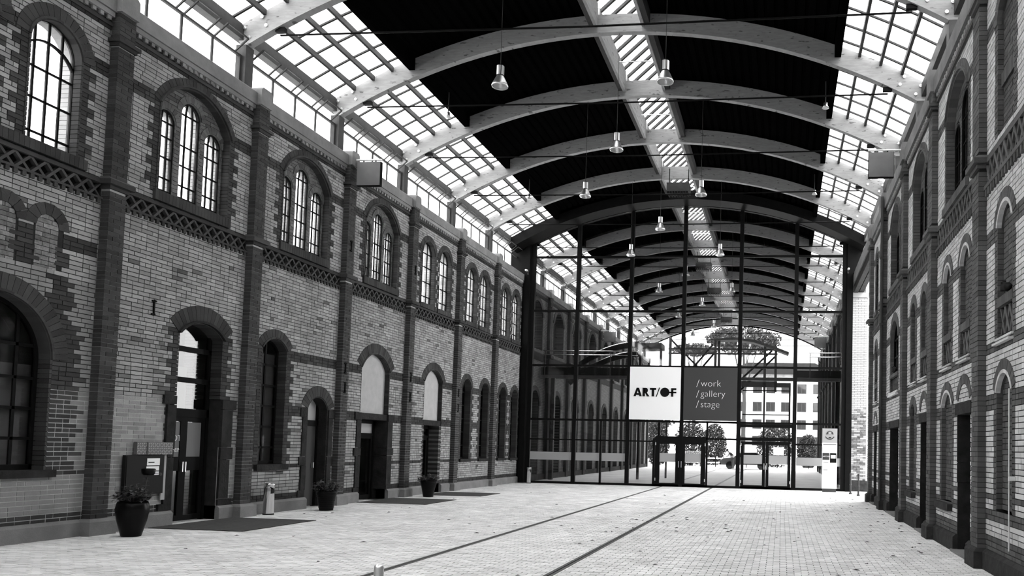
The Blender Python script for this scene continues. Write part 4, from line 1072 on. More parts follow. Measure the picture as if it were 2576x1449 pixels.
for nm, a, b, z0, z1, m_ in (('plate', -.29, .0, 1.66, 1.87, M_PIPE), ('dark_plate', -.29, -.01, 1.34, 1.62, M_DGREY), ('black_plate', .02, .28, 1.22, 1.62, M_BLACK), ('plate', -.29, .0, .78, 1.31, M_PIPE)): mesh_obj(nm, boxv(a, b, -.055, -.038, z0, z1), BOXF, m_, tt)
mesh_obj('white_label', boxv(.05, .25, -.06, -.05, 1.40, 1.54), BOXF, M_WHITE, tt)
text_obj('ART/OF', .085, M_LETTER, tt, (-.28, -.058, 1.45), (pi / 2, 0, 0))
mesh_obj('text_line', boxv(-.25, -.05, -.06, -.05, 1.225, 1.24), BOXF, M_STEELG, tt); mesh_obj('text_line', boxv(-.25, -.08, -.06, -.05, .9, .92), BOXF, M_STEELG, tt)

# ------------------------------------------------------------------ hall beyond the glass front
def far_wall(W, nm, label, ca, n_b, uend, parts_m=M_FARBR):
    root = empty(nm); tag(root, label, 'wall', kind='structure')
    ops = []; cs = [ca + BAY * k for k in range(n_b + 1)]
    for c in cs[:-1]:
        m_ = c + BAY / 2
        ops += [Op(m_ - .85, m_ + .85, 6.3, 7.9, 8.6), Op(m_ - .65, m_ + .65, .05, 3.6, 4.3)]
    u0 = cs[0] - .1
    b = MB(); wall_body(W, u0, uend, 0, 9.05, -.6, 0, ops, b); b.build('brickwork', parts_m, root)
    for o in ops:
        hood(W, root, o, .0, .22, -.02, .03, M_FARDK, 'arch_band', 12)
        mb = MB()
        for a, c in ((o.u0 - .14, o.u0), (o.u1, o.u1 + .14)): mb.add(W.box(a, c, o.v0, o.vs, -.02, .012), BOXF)
        mb.build('jamb', M_FARDK, root)
        mesh_obj('dark_back', W.box(o.u0, o.u1, o.v0, o.va, -.62, -.45), BOXF, M_DARKROOM, root)
        mb = MB()
        for t in (1, 2): mb.add(W.box(o.u0 + (o.u1 - o.u0) * t / 3 - .03, o.u0 + (o.u1 - o.u0) * t / 3 + .03, o.v0, o.vs + .2, -.4, -.34), BOXF)
        for t in (1, 2, 3): mb.add(W.box(o.u0, o.u1, o.v0 + (o.va - o.v0) * t / 4 - .02, o.v0 + (o.va - o.v0) * t / 4 + .02, -.4, -.34), BOXF)
        mb.build('window_bars', M_STEEL, root)
    for c in cs:
        mb = MB(); mb.add(W.box(c - .18, c + .18, 0, 9.05, 0, .16), BOXF); mb.add(W.box(c - .26, c + .26, 6.0, 6.15, 0, .25), BOXF); mb.add(W.box(c - .24, c + .24, 8.46, 8.58, 0, .23), BOXF); mb.build('pilaster', M_FARDK, root)
        mesh_obj('parapet_pier', W.box(c - .19, c + .19, 9.05, 9.46, -.6, .2), BOXF, M_CONC, root)
    for a, b_ in zip(cs, cs[1:]):
        mb = MB(); mb.add(W.box(a + .18, b_ - .18, 5.75, 6.12, 0, .03), BOXF); mb.add(W.box(a + .18, b_ - .18, 8.8, 8.95, 0, .03), BOXF); mb.build('frieze', M_FARDK, root)
        mesh_obj('parapet_block', W.box(a + .18, b_ - .18, 9.05, 9.34, -.6, .1), BOXF, M_CONC, root)
        mesh_obj('plinth_block', W.box(a + .18, b_ - .18, 0, .28, -.3, .09), BOXF, M_PLINTHD, root)
    return root
far_wall(WL, 'wall_left_far', 'left brick facade seen through the glass front', PL[-1] + .0, 9, 68.8)
far_wall(Wall(3.05, -1), 'wall_right_far', 'right brick facade seen through the glass front', 36.0, 8, 66.5)
# bridge and balustrades behind the glass
br = empty('footbridge', (0, 38, 0)); tag(br, 'dark footbridge crossing the hall behind the glass front', 'bridge')
mb = MB(); mb.box(-11.6, -6.7, -.8, 1.4, 5.08, 5.45); mb.box(.5, 2.9, -.8, 1.4, 5.08, 5.42); mb.box(-11.6, 2.9, -.3, .9, 5.06, 5.12); mb.build('deck', M_STEEL, br)
mb = MB(); mb.box(-11.6, 2.9, -.95, -.8, 4.92, 5.06); mb.build('edge_beam', M_STEELG, br)
for z in (6.05, 6.24):
    for a, b in ((-11.5, -6.9), (1.2, 2.9)):
        mb = MB(); mb.tube([(a, -.85, z), (b, -.85, z)], .03, 8); mb.build('handrail', M_CHROME, br)
for x in (-11.4, -9.8, -8.2, -6.95, 1.25, 2.8): mesh_obj('baluster', boxv(x - .02, x + .02, -.87, -.83, 5.06, 6.26), BOXF, M_STEELG, br)
for x in (-11.3, 2.6): mesh_obj('support', boxv(x - .1, x + .1, .2, .4, 0, 5.06), BOXF, M_STEEL, br)
# curved stair stringers
st = empty('stair', (0, 41, 0)); tag(st, 'curved steel stair rising behind the glass front', 'stairs')
for dz, y in ((0, 0), (-.42, .6)):
    pts = [(-11.4 + 3.9 * t, y, 5.45 + dz + 1.6 * (1 - (1 - t) ** 2)) for t in [i / 14 for i in range(15)]]
    mb = MB()
    for p, q in zip(pts, pts[1:]): mb.bar(p, q, .16, .26)
    mb.build('stringer', M_STEEL, st)
    mb = MB(); mb.tube([(a, b, c + .17) for a, b, c in pts[4:]], .035, 8); mb.build('handrail', M_CHROME, st)
mb = MB(); mb.bar((-7.6, .3, 6.95), (-6.3, .3, 7.0), 1.2, .3); mb.build('landing', M_STEEL, st)
for x in (-7.5, -6.4): mesh_obj('post', boxv(x - .06, x + .06, .2, .35, 0, 6.85), BOXF, M_STEEL, st)
# steel gantry far off in the open
g = empty('steel_gantry', (0, 44, 0)); tag(g, 'steel trestle with diagonal braces behind the sign boards', 'gantry')
mb = MB()
for p, q in zip([(-3.7, 7.75), (-2.6, 7.8), (-1.6, 7.65), (-.5, 7.3)], [(-2.6, 7.8), (-1.6, 7.65), (-.5, 7.3), (.3, 7.0)]): mb.bar((p[0], 0, p[1]), (q[0], 0, q[1]), .9, .14, up=(0, 0, 1))
mb.build('curved_canopy', M_STEELG, g)
for x in (-6.3, -5.5, -3.75, -3.55, -1.0, -.4): mesh_obj('post', boxv(x - .07, x + .07, -.1, .1, 4.9, 7.9 if x < -3 else 7.4), BOXF, M_STEELG, g)
for z in (5.4, 6.95, 7.2): mesh_obj('rail', boxv(-6.4, -.3, -.05, .05, z, z + .09), BOXF, M_STEELG, g)
for a, b in (((-6.0, 5), (-3.9, 7.5)), ((-5.5, 5), (-3.75, 7.1)), ((-6.3, 7.8), (-3.9, 5.4)), ((-2.9, 5), (-.6, 7.2)), ((-2.3, 5), (-.4, 6.9))):
    mb = MB(); mb.bar((a[0], 0, a[1]), (b[0], 0, b[1]), .1); mb.build('brace', M_STEEL, g)
mesh_obj('girder', boxv(-6.5, .45, -.1, .1, 5.15, 5.4), BOXF, M_STEELG, g)
for z in (3.6, 4.93): mesh_obj('rail', boxv(-2.2, .42, -.04, .04, z, z + .06), BOXF, M_STEEL, g)
for x in (-6.4, -1.0, .4): mesh_obj('leg', boxv(x - .05, x + .05, -.05, .05, 0, 5.2), BOXF, M_STEELG, g)

# ------------------------------------------------------------------ outside beyond the far end
def leaf_cloud(n, fn, size, seed):
    rnd = random.Random(seed); mb = MB()
    for _ in range(n):
        c = Vector(fn(rnd)); a = Vector((rnd.gauss(0, 1), rnd.gauss(0, 1), rnd.gauss(0, 1))).normalized(); b = a.orthogonal().normalized(); s = size * rnd.uniform(.6, 1.4)
        d = a.cross(b); mb.add([c - b * s, c + d * s * .5 + a * s * .15, c + b * s, c - d * s * .5 + a * s * .15], [(0, 1, 2), (0, 2, 3)])
    return mb
def ball(cx, cy, cz, rx, ry, rz):
    def f(r):
        while True:
            p = (r.uniform(-1, 1), r.uniform(-1, 1), r.uniform(-1, 1)); q = sum(t * t for t in p)
            if .25 < q < 1: return (cx + p[0] * rx, cy + p[1] * ry, cz + p[2] * rz)
    return f
M_TREE = mat('tree_leaf', .045, .7, island=.7); M_BARK = mat('bark', .05, .9)
def tree(label, x, y, zc, r, seed, name='tree', n=2600, flat=.7):
    t = empty(name, (x, y, 0)); tag(t, label, 'tree')
    rnd = random.Random(seed); mb = leaf_cloud(n, ball(0, 0, zc, r, r, r * flat), .19, seed)
    for k in range(6):
        a = rnd.uniform(0, 2 * pi); q = leaf_cloud(n // 6, ball(cos(a) * r * .7, sin(a) * r * .7, zc + rnd.uniform(-.3, .5) * r * flat, r * .5, r * .5, r * .5 * flat), .18, seed + k + 1); mb.add(q.v, q.f)
    mb.build('crown', M_TREE, t)
    mb = MB(); mb.tube([(0, 0, 0), (.1, 0, zc * .5), (-.1, .1, zc)], [.28, .2, .1], 8)
    for k in range(5):
        a = 2 * pi * k / 5; mb.tube([(0, 0, zc * .55), (cos(a) * r * .5, sin(a) * r * .5, zc + .2 * r)], [.1, .03], 6)
    mb.build('trunk', M_BARK, t); return t
tree('large leafy tree seen through the far arch', -4.3, 88, 13.7, 3.7, 11, flat=.42)
tree('smaller leafy tree left of the big one at far arch', -10.3, 92, 13.2, 2.4, 21, n=1200, flat=.3)
tree('tree crown low at the left of far opening', -14.5, 84, 5.0, 2.6, 31, n=1500)
def bush(label, x, y, r, h, seed):
    t = empty('bush', (x, y, 0)); tag(t, label, 'bush'); leaf_cloud(3600, ball(0, 0, h * .5, r, r * .7, h * .55), .13, seed).build('foliage', M_TREE, t)
    mb = MB(); mb.tube([(0, 0, 0), (0, 0, h * .5)], [.06, .02], 6); mb.build('stem', M_BARK, t)
bush('hedge bush at the left end of the far opening', -12.0, 76.5, 1.2, 4.0, 45); bush('low dark hedge bush behind the left glass door', -8.9, 78, 1.7, 4.2, 41); bush('hedge bush left of the parked car', -7.0, 83, 1.3, 4.2, 42); bush('round bush before the far white house', -.6, 80, 1.9, 4.2, 43); bush('small bush right of round bush', 2.6, 80, 1.1, 3.2, 44)
# far white house
M_FACADE = mat('pale_facade', .8, .9, var=.05, vscale=1); M_ROOFT = mat('dark_roof_tiles', .012, .9, var=.3, vscale=3)
hs = empty('house', (2.0, 96, 0)); tag(hs, 'pale apartment house with dark roof beyond the opening', 'building')
mesh_obj('facade', boxv(-8.5, 4, 0, 8, 0, 10.2), BOXF, M_FACADE, hs)
mesh_obj('cornice', boxv(-8.7, 4.2, -.3, .2, 10.2, 10.8), BOXF, M_CONC, hs)
mb = MB(); mb.add([(-8.9, -.5, 10.8), (4.4, -.5, 10.8), (4.4, 8.5, 10.8), (-8.9, 8.5, 10.8), (-6.5, 3.5, 12.6), (2, 3.5, 12.6)], [(0, 1, 5, 4), (2, 3, 4, 5), (1, 2, 5), (3, 0, 4), (0, 3, 2, 1)]); mb.build('roof', M_ROOFT, hs)
for x in (-6.9, -5.0, -3.4, -1.6, .3, 2.2):
    for z in (2.2, 4.2, 6.3, 8.5):
        w = mesh_obj('window', boxv(x - .55, x + .55, -.08, .05, z, z + 1.15), BOXF, M_STEELG, hs); mesh_obj('pane', boxv(x - .48, x - .03, -.1, -.07, z + .07, z + 1.08), BOXF, M_GLASSD, w); mesh_obj('pane', boxv(x + .03, x + .48, -.1, -.07, z + .07, z + 1.08), BOXF, M_GLASSD, w)
# fence at the far opening
fe = empty('fence', (0, 74, 0)); tag(fe, 'low white barrier across the far opening', 'fence')
for z in (.35, .75): mesh_obj('rail', boxv(-9, 2.5, -.04, .04, z, z + .12), BOXF, M_PIPE, fe)
for i in range(9): mesh_obj('post', boxv(-9 + i * 1.43, -8.92 + i * 1.43, -.05, .05, 0, 1.05), BOXF, M_STEEL, fe)
# parked car and a man leaning over its bonnet, far off
M_CAR = mat('car_paint', .12, .35, spec=.2)
car = empty('car', (-3.0, 68.5, 0)); tag(car, 'grey parked car far behind the glass front', 'car')
prof = [(-2.1, .35), (-2.15, .7), (-1.9, .92), (-1.1, 1.0), (-.45, 1.42), (.9, 1.45), (1.6, 1.02), (2.1, .9), (2.15, .4)]
mb = MB(); mb.prism(prof, -.85, .85, lambda p, t: (p[0], t, p[1])); mb.build('body', M_CAR, car)
mb = MB(); mb.prism([(-.95, 1.02), (-.42, 1.36), (.85, 1.39), (1.4, 1.02)], -.87, .87, lambda p, t: (p[0], t, p[1])); mb.build('side_glass', M_STEEL, car)
for x in (-1.35, 1.3):
    for y in (-.86, .86):
        mb = MB(); mb.tube([(x, y - .1, .33), (x, y + .1, .33)], .33, 18); mb.build('wheel', M_BLACK, car)
mesh_obj('bumper', boxv(-2.22, -2.1, -.8, .8, .35, .55), BOXF, M_STEEL, car); mesh_obj('headlight', boxv(-2.16, -2.02, -.75, -.45, .7, .84), BOXF, M_ALU, car)
def skin_mesh(name, verts, edges, radii, material, parent, sub=2):
    me = bpy.data.meshes.new(name); me.from_pydata(verts, edges, []); o = bpy.data.objects.new(name, me); COL.objects.link(o); o.parent = parent
    o.modifiers.new('skin', 'SKIN'); sv = me.skin_vertices[0].data
    for i, r in enumerate(radii): sv[i].radius = (r, r)
    sv[0].use_root = True
    s = o.modifiers.new('sub', 'SUBSURF'); s.levels = sub; s.render_levels = sub; me.materials.append(material); return o
M_SKIN = mat('skin', .45, .6); M_SHIRT = mat('dark_shirt', .035, .8); M_TROU = mat('trousers', .1, .8)
pe = empty('person', (-4.05, 66.9, 0)); tag(pe, 'person in dark T-shirt bending beside the parked car', 'person')
V = [(0, 0, .95), (-.12, 0, 1.18), (-.28, 0, 1.38), (-.36, 0, 1.45), (-.44, 0, 1.53), (-.52, 0, 1.60),
     (-.26, -.19, 1.36), (-.42, -.24, 1.12), (-.62, -.2, 1.02), (-.26, .19, 1.36), (-.42, .24, 1.12), (-.62, .2, 1.02),
     (.02, -.1, .88), (-.02, -.12, .5), (.05, -.12, .09), (-.1, -.13, .05), (.02, .1, .88), (-.02, .12, .5), (.08, .12, .09), (-.07, .13, .05)]
E_ = [(0, 1), (1, 2), (2, 3), (3, 4), (4, 5), (2, 6), (6, 7), (7, 8), (2, 9), (9, 10), (10, 11), (0, 12), (12, 13), (13, 14), (14, 15), (0, 16), (16, 17), (17, 18), (18, 19)]
RR = [.15, .15, .15, .065, .09, .085, .075, .05, .035, .075, .05, .035, .1, .07, .05, .04, .1, .07, .05, .04]
bd = skin_mesh('body', V, E_, RR, M_SKIN, pe)
skin_mesh('shirt', [V[0], V[1], V[2], V[6], ((V[6][0] + V[7][0]) / 2, (V[6][1] + V[7][1]) / 2, (V[6][2] + V[7][2]) / 2), V[9], ((V[9][0] + V[10][0]) / 2, (V[9][1] + V[10][1]) / 2, (V[9][2] + V[10][2]) / 2)], [(0, 1), (1, 2), (2, 3), (3, 4), (2, 5), (5, 6)], [.165, .168, .165, .095, .07, .095, .07], M_SHIRT, pe)
skin_mesh('trousers', [V[0], V[12], V[13], V[14], V[16], V[17], V[18]], [(0, 1), (1, 2), (2, 3), (0, 4), (4, 5), (5, 6)], [.16, .115, .085, .065, .115, .085, .065], M_TROU, pe)
mb = MB(); mb.lathe([(0, .11), (.06, .1), (.1, .05), (.105, 0), (.09, -.05)], (-.49, 0, 1.6), 12); mb.build('hair', M_BLACK, pe, True)

# ------------------------------------------------------------------ pendant lamps
lamp_root = None
def make_lamp():
    r = empty('pendant_lamp')
    mb = MB(); mb.lathe([(.0, .47), (.075, .47), (.082, .455), (.082, .45)], (0, 0, 0), 20); mb.build('cap', M_STEEL, r, True)
    mb = MB(); mb.lathe([(.08, .45), (.08, .25)], (0, 0, 0), 20); mb.build('housing', M_ALU, r, True)
    mb = MB()
    for k in range(4):
        a = 2 * pi * k / 4 + .5; mb.bar((.081 * cos(a), .081 * sin(a), .45), (.081 * cos(a), .081 * sin(a), .25), .012)
    mb.build('housing_rib', M_STEEL, r)
    mb = MB(); mb.lathe([(.082, .25), (.082, .235)], (0, 0, 0), 20); mb.build('collar', M_STEEL, r, True)
    mb = MB(); mb.lathe([(.07, .24), (.085, .22), (.168, .05), (.176, .03), (.172, .0), (.165, .0), (.168, .03), (.16, .05), (.08, .21)], (0, 0, 0), 28); mb.build('shade', M_ALU, r, True)
    mb = MB(); mb.lathe([(.0, .20), (.03, .19), (.035, .08), (.02, .05), (0, .045)], (0, 0, 0), 12); mb.build('bulb', M_ALU, r, True)
    return r
proto = make_lamp()
def cp(root):
    c = root.copy(); COL.objects.link(c)
    for ch in root.children:
        if ch.name.startswith('cable'): continue
        d = ch.copy(); COL.objects.link(d); d.parent = c
    return c
first = True
for k in range(7, len(YB) - 1):
    for x in ((-6.13, -2.55) if (k - 7) % 2 == 0 else (-4.37,)):
        l = proto if first else cp(proto)
        l.location = (x, YB[k], 9.34); q = proj(l.location)
        where = ('left of the axis' if x < -5 else 'right of the axis' if x < -2 and x > -4 else 'on the axis')
        side = ('before' if k <= 11 else 'beyond')
        lab = 'chrome bell pendant lamp %s under the %s arch %s glass front' % (where, ordn[k - 7] if k <= 11 else ordn[max(0, k - 12)], side)
        tag(l, lab, 'lamp', 'chrome bell pendant lamps'); first = False
        zt = arcp(x, RU)[1]
        c = MB(); c.tube([(0, 0, .46), (0, 0, zt - 9.34 + .01)], .006, 6); c.build('cable', M_STEELG, l)
# small spotlights at the deck edges
sp = ['nearest', 'second', 'third', 'fourth']
for i, (k, x) in enumerate(((6, -9.8), (8, -9.8), (10, -9.8), (12, -9.8), (6, 1.05), (8, 1.05), (10, 1.05))):
    y = YB[k] + 1.9; r = empty('spotlight', (x, y, 11.15)); tag(r, '%s small spotlight along the %s edge of dark decking' % (sp[i] if i < 4 else sp[i - 4], 'left' if x < -5 else 'right'), 'lamp', 'spotlights below the deck edges')
    mb = MB(); mb.lathe([(0, .16), (.05, .15), (.055, .08), (.10, .0), (.0, .02)], (0, 0, 0), 14); mb.build('shade', M_ALU, r, True)
    mb = MB(); mb.tube([(0, 0, .15), (0, 0, arcp(x, RB)[1] - 11.2)], .015, 6); mb.build('stem', M_STEELG, r)

# ------------------------------------------------------------------ heater units under the ridge
for i, y in enumerate((30.6, 43.9, 50.9, 62.4)):
    r = empty('heater_unit', (-4.2 if i == 0 else -4.5, y, 11.72)); tag(r, ['grey louvred heater unit below ridge before the glass front', 'first louvred heater unit below ridge beyond glass front', 'second louvred heater unit below ridge beyond glass front', 'farthest louvred heater unit below ridge'][i], 'heater')
    mb = MB(); mb.box(-.44, .44, -.3, .3, 0, .34); mb.build('casing', M_STEELG, r)
    for j in range(8): mesh_obj('louvre', boxv(-.42 + j * .108, -.36 + j * .108, -.28, .28, -.07, .0), BOXF, M_STEEL, r)
    for x in (-.38, .38): mesh_obj('hanger', boxv(x - .015, x + .015, -.015, .015, .34, 1.0), BOXF, M_STEEL, r)
# small cameras on the posts of the glass front, slim post close to the viewer
for x, y, z, lab in ((-11.45, 34.15, 9.42, 'small security camera on left end of glass front'), (2.72, 34.15, 9.45, 'small security camera on right end of glass front')):
    r = empty('security_camera', (x, y, z)); tag(r, lab, 'camera')
    mb = MB(); mb.tube([(0, -.16, .03), (0, .06, .06)], .045, 10); mb.build('housing', M_PIPE, r, True); mb = MB(); mb.box(-.02, .02, .0, .22, -.03, .02); mb.box(-.03, .03, .16, .24, -.1, .06); mb.build('bracket', M_STEELG, r)
mb = MB(); mb.lathe([(0, 0), (.05, 0), (.05, .02), (.031, .03), (.031, .88), (.028, .895), (.015, .905), (0, .908)], (-2.58, 4.95, 0), 16)
o = mb.build('steel_post', M_ALU, None, True); tag(o, 'slim domed steel post at bottom edge of picture', 'bollard')
# ------------------------------------------------------------------ projecting signs
M_SIGNG = mat('grey_sign_box', .16, .6, var=.15, vscale=2)
for x0, x1, y, z, lab in ((-11.46, -10.82, 19.95, 8.55, 'grey blank box sign hanging from third left pilaster'), (2.10, 2.72, 20.37, 8.72, 'grey blank box sign hanging from right facade'),
                         (-11.35, -10.65, 49.5, 8.35, 'grey box sign on left facade beyond glass front'), (2.0, 2.7, 51.4, 8.35, 'grey box sign on right facade beyond glass front')):
    r = empty('hanging_sign', (0, y, z)); tag(r, lab, 'sign')
    mesh_obj('box', boxv(x0, x1, -.06, .06, 0, .63), BOXF, M_SIGNG, r); mesh_obj('edge', boxv(x0 - .01, x1 + .01, -.03, .07, -.015, .645), BOXF, M_STEEL, r)
    a, b = (-11.62, x1 + .02) if x0 < 0 else (x0 - .02, 3.0)
    mb = MB(); mb.tube([(a, 0, .70), (b, 0, .70)], .025, 10); mb.build('arm', M_PIPE, r)
    for x in (x0 + .15, x1 - .15): mesh_obj('hanger', boxv(x - .015, x + .015, -.015, .015, .62, .70), BOXF, M_STEEL, r)
    xe = a if x0 < 0 else b; mesh_obj('wall_plate', boxv(xe - .03, xe + .03, -.07, .07, .6, .8), BOXF, M_STEELG, r)

# ------------------------------------------------------------------ cabinet and chequer-plate box
cb = empty('meter_cabinet', (-11.72, 13.48, 0)); tag(cb, 'dark grey steel cabinet with two stickers on left wall', 'cabinet')
M_CAB = mat('cabinet_paint', .02, .55)
mesh_obj('body', boxv(.03, .09, -.44, .46, .63, 1.35), BOXF, M_CAB, cb); mesh_obj('door', boxv(.09, .105, -.42, .44, .65, 1.33), BOXF, M_CAB, cb)
mesh_obj('pale_render', boxv(.02, .05, .46, .56, .5, 1.36), BOXF, M_PLASTER, cb)
mb = MB(); mb.tube([(.105, .36, .99), (.12, .36, .99)], .03, 16); mb.tube([(.105, .36, .99), (.125, .36, .99)], .018, 12); mb.build('lock', M_STEELG, cb)
mesh_obj('sticker', boxv(.106, .109, .03, .33, 1.16, 1.29), BOXF, M_WHITE, cb); mesh_obj('sticker', boxv(.106, .109, .02, .32, .98, 1.14), BOXF, M_WHITE, cb)
mesh_obj('sticker_text_bar', boxv(.109, .111, .06, .2, 1.205, 1.225), BOXF, M_BLACK, cb)
text_obj('Turm/Fitness', .062, M_BLACK, cb, (.111, .03, 1.04), (pi / 2, 0, pi / 2), ext=.001)
mesh_obj('sticker_line', boxv(.109, .111, .03, .31, 1.0, 1.008), BOXF, M_BLACK, cb)
M_TREAD = mat('tread_plate', .16, .5); M_BUMP = mat('tread_bump', .45, .5)
bx = empty('chequer_plate_box', (-11.72, 13.65, 1.34)); tag(bx, 'embossed metal tread plate box above the grey cabinet', 'box')
mesh_obj('plate', boxv(.03, .12, -.15, .45, .02, .25), BOXF, M_TREAD, bx); mesh_obj('side_plate', boxv(.03, .09, -.37, -.15, .02, .25), BOXF, M_TREAD, bx)
mb = MB()
for i in range(18):
    for j in range(5):
        y = -.35 + i * .045; z = .04 + j * .045; n = .12 if y > -.15 else .09; s = 1 if (i + j) % 2 else -1
        mb.bar((n + .002, y - .012, z - s * .012), (n + .002, y + .012, z + s * .012), .010, .012)
o = mb.build('tread_bumps', M_BUMP, bx); o['kind'] = 'stuff'
# ------------------------------------------------------------------ bins
def ash_bin(label, x, y, h=.69, r=.125):
    b = empty('ash_bin', (x, y, 0)); tag(b, label, 'bin')
    mb = MB(); mb.lathe([(0, 0), (r * 1.02, 0), (r * 1.02, .03), (r * .97, .03)], (0, 0, 0), 24); mb.build('foot_ring', M_STEEL, b, True)
    mb = MB(); mb.lathe([(r * .97, .03), (r * .97, h - .1), (r, h - .1), (r, h - .02), (r * .96, h), (r * .8, h)], (0, 0, 0), 28); mb.build('drum', M_CHROME, b, True)
    mb = MB(); mb.lathe([(r * .8, h), (r * .78, h - .02), (0, h - .02)], (0, 0, 0), 24); mb.build('ash_tray', M_SOIL, b)
    mb = MB(); a0 = -1.0
    mb.prism([(r * 1.005 * cos(t) , z) for t, z in ()] or [(0, 0), (.09, 0), (.11, .03), (.11, .09), (.0, .09)], 0, .012, lambda p, t: (r * .99 + t - .006, -.11 + p[0], h - .22 + p[1])); mb.build('slot', M_BLACK, b)
    return b
ash_bin('polished steel ash bin before the narrow dark window', -11.42, 16.8, .70, .115); ash_bin('steel ash bin at left end of glass front', -11.03, 34.1, .70, .10)
# ------------------------------------------------------------------ plant pots
def leaf_mesh(rnd, c, d, L, w):
    d = Vector(d).normalized(); s = d.cross(Vector((0, 0, 1))); s = s.normalized() if s.length > .1 else Vector((1, 0, 0)); up = s.cross(d); c = Vector(c)
    p = [c, c + d * L * .45 + s * w + up * L * .06, c + d * L - up * L * .12, c + d * L * .45 - s * w + up * L * .06, c + d * L * .5 + up * L * .02]
    return p, [(0, 1, 4), (1, 2, 4), (2, 3, 4), (3, 0, 4)]
def pot(label, x, y, prof, rim, h, crown_r, crown_h, seed, ribs=False, stem=False):
    r = empty('plant_pot', (x, y, 0)); tag(r, label, 'plant pot'); rnd = random.Random(seed)
    mb = MB(); inner = [(rim - .02, h - .01), (rim - .03, h - .08), (0, h - .08)]
    mb.lathe([(0, 0)] + prof + inner[:2], (0, 0, 0), 32); mb.build('vessel', M_POT, r, True)
    if ribs:
        for i in range(7):
            z = .08 + i * .05; q = next(((a[0] + (b[0] - a[0]) * (z - a[1]) / (b[1] - a[1])) for a, b in zip(prof, prof[1:]) if a[1] <= z <= b[1]), .3)
            mb = MB(); mb.tube([((q + .002) * cos(2 * pi * k / 32), (q + .002) * sin(2 * pi * k / 32), z) for k in range(33)], .008, 5, False); mb.build('rib', M_POT, r, True)
    mb = MB(); mb.lathe([(0, h - .06), (rim - .02, h - .06)], (0, 0, 0), 24); mb.build('soil', M_SOIL, r)
    mb = MB(); stems = MB()
    for _ in range(95):
        a = rnd.uniform(0, 2 * pi); rr = sqrt(rnd.random()) * crown_r; top = Vector((rr * cos(a), rr * sin(a), h + crown_h * rnd.uniform(.15, 1) * (1.15 - .7 * rr / crown_r)))
        base = Vector((rr * .4 * cos(a), rr * .4 * sin(a), h - .05)); stems.tube([base, (base + top) / 2 + Vector((0, 0, .02)), top], .004, 4, False)
        for q in range(6):
            b = rnd.uniform(0, 2 * pi); d = (cos(b), sin(b), rnd.uniform(-.3, .6)); p, f = leaf_mesh(rnd, base.lerp(top, rnd.uniform(.45, 1)), d, rnd.uniform(.065, .11), rnd.uniform(.02, .032)); mb.add(p, f)
    if stem:
        pts = [(.05, .12, h), (.08, .16, h + .25), (.09, .19, h + .50)]; stems.tube(pts, .006, 5)
        for z in (.18, .25, .33, .38):
            for b in range(4):
                a = b * 1.57 + z * 9; p, f = leaf_mesh(rnd, (.08, .16, h + z), (cos(a), sin(a), .2), .07, .02); mb.add(p, f)
    o = mb.build('foliage', M_LEAF, r); o['kind'] = 'stuff'; o = stems.build('stems', M_LEAF, r); o['kind'] = 'stuff'
    if stem:
        t = MB(); t.lathe([(0, 0), (.08, 0), (.10, .03), (.11, .10), (.10, .11)], (.09, .19, h + .44), 12); t.build('hanging_cup', M_POT, r, True)
    return r
pot('large black rounded pot with leafy plant before the cabinet', -10.93, 12.46, [(.145, 0), (.155, .03), (.215, .26), (.243, .42), (.244, .48), (.232, .55), (.215, .59)], .215, .59, .29, .34, 5, stem=True)
pot('ribbed black pot with small-leaved shrub before second door', -10.95, 18.30, [(.155, 0), (.165, .05), (.205, .28), (.236, .44), (.242, .47)], .242, .47, .33, .36, 6, ribs=True)
pot('dark tapered pot with low shrub before third door', -10.95, 23.9, [(.15, 0), (.16, .05), (.21, .3), (.25, .46), (.255, .49)], .255, .49, .34, .26, 8)
# ------------------------------------------------------------------ pigeons on the right ledges
def pigeon(label, x, y, z, sg):
    r = empty('pigeon', (x, y, z)); tag(r, label, 'bird'); M_BIRD = bpy.data.materials.get('pigeon_dark') or mat('pigeon_dark', .012, .7)
    bd = skin_mesh('body', [(0, 0, .09), (0, .06 * sg, .10), (0, .11 * sg, .15), (0, .125 * sg, .19), (0, .15 * sg, .19), (0, -.08 * sg, .08), (0, -.17 * sg, .06)], [(0, 1), (1, 2), (2, 3), (3, 4), (0, 5), (5, 6)], [.065, .06, .034, .03, .01, .045, .018], M_BIRD, r)
    for s in (-.02, .02):
        mb = MB(); mb.tube([(s, .02 * sg, .06), (s, .02 * sg, 0)], .006, 5); mb.build('leg', M_BIRD, r)
pigeon('dark pigeon perched on the nearest right niche sill', 3.10, 11.45, 3.97, 1); pigeon('dark pigeon on balustrade above the black gateway', 3.06, 22.3, 3.90, 1)
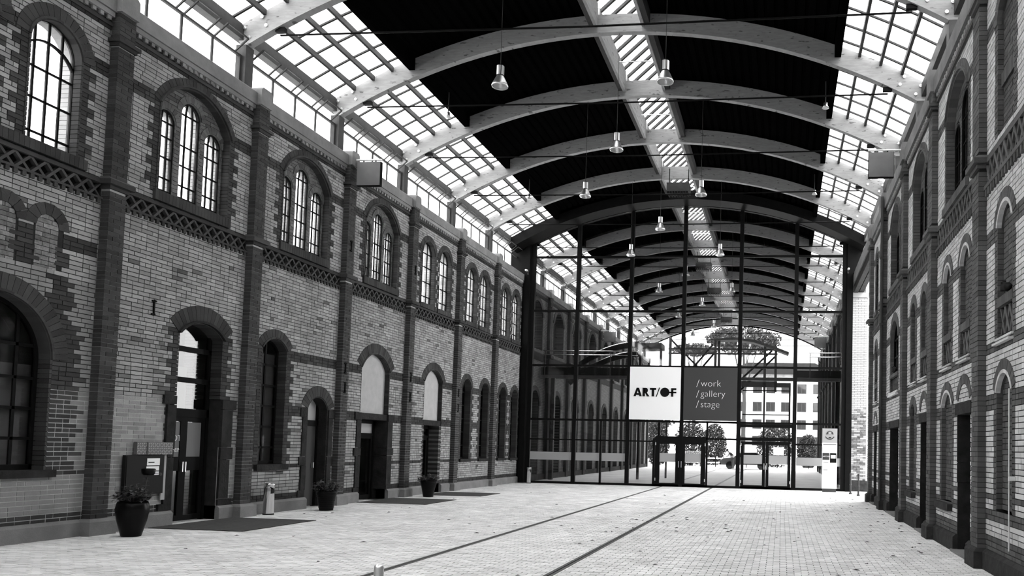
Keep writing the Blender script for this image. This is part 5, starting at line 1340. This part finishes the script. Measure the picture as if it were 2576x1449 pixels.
# ------------------------------------------------------------------ fallen leaves
rnd = random.Random(99); spots = []
for i in range(170):
    if i < 70: x, y = rnd.gauss(-2.2, 1.5), rnd.gauss(17.5, 1.6)
    elif i < 115: x, y = rnd.uniform(1.0, 2.85), rnd.uniform(11, 30)
    else: x, y = rnd.uniform(-11, 2.5), rnd.uniform(9.5, 30)
    spots.append((max(-11.2, min(2.8, x)), y))
lm = []
for q in range(5):
    w = rnd.uniform(.4, .7); pts = [(0, -.5, 0), (.18 * w, -.3, .03), (.34 * w, 0, .10), (.2 * w, .3, .06), (0, .5, .02), (-.2 * w, .3, .08), (-.34 * w, 0, .14), (-.18 * w, -.3, .05), (0, 0, .0)]
    me = bpy.data.meshes.new('leaf'); me.from_pydata(pts, [], [(i, (i + 1) % 8, 8) for i in range(8)]); me.materials.append(M_DRY); lm.append(me)
for i, (x, y) in enumerate(spots):
    o = bpy.data.objects.new('fallen_leaf', lm[i % 5]); COL.objects.link(o); s = rnd.uniform(.06, .13); o.scale = (s, s, s); o.location = (x, y, .004); o.rotation_euler = (0, 0, rnd.uniform(0, 6.28))
    tag(o, 'small dry leaf fallen on the paving', 'leaf', 'dry leaves scattered on the paving')

# parts of the roof the camera cannot see are joined, glazing by glazing
for root in REMOTE:
    byname = {}
    for ch in list(root.children):
        byname.setdefault(ch.name.split('.')[0], []).append(ch)
    for nm, L in byname.items():
        if len(L) < 2: continue
        mb = MB(); m_ = L[0].data.materials[0]
        for ch in L: mb.add([v.co.copy() for v in ch.data.vertices], [tuple(p.vertices) for p in ch.data.polygons])
        for ch in L: bpy.data.objects.remove(ch)
        mb.build(nm + 's', m_, root)
CAPS.update({('wall_left', 'reveal_brick'): 70, ('wall_left', 'voussoir'): 160, ('wall_left', 'lattice_bar'): 120, ('wall_left', 'dentil'): 60, ('wall_left', 'cornice_dentil'): 40, ('wall_left', 'sill_brick'): 60, ('wall_left', 'pilaster_brick'): 120,
             ('wall_right', 'reveal_brick'): 50, ('wall_right', 'voussoir'): 100, ('wall_right', 'lattice_bar'): 90, ('wall_right', 'dentil'): 30, ('wall_right', 'cornice_dentil'): 30, ('wall_right', 'sill_brick'): 40, ('wall_right', 'pilaster_brick'): 70, ('wall_pier', 'brick'): 70})
flush()
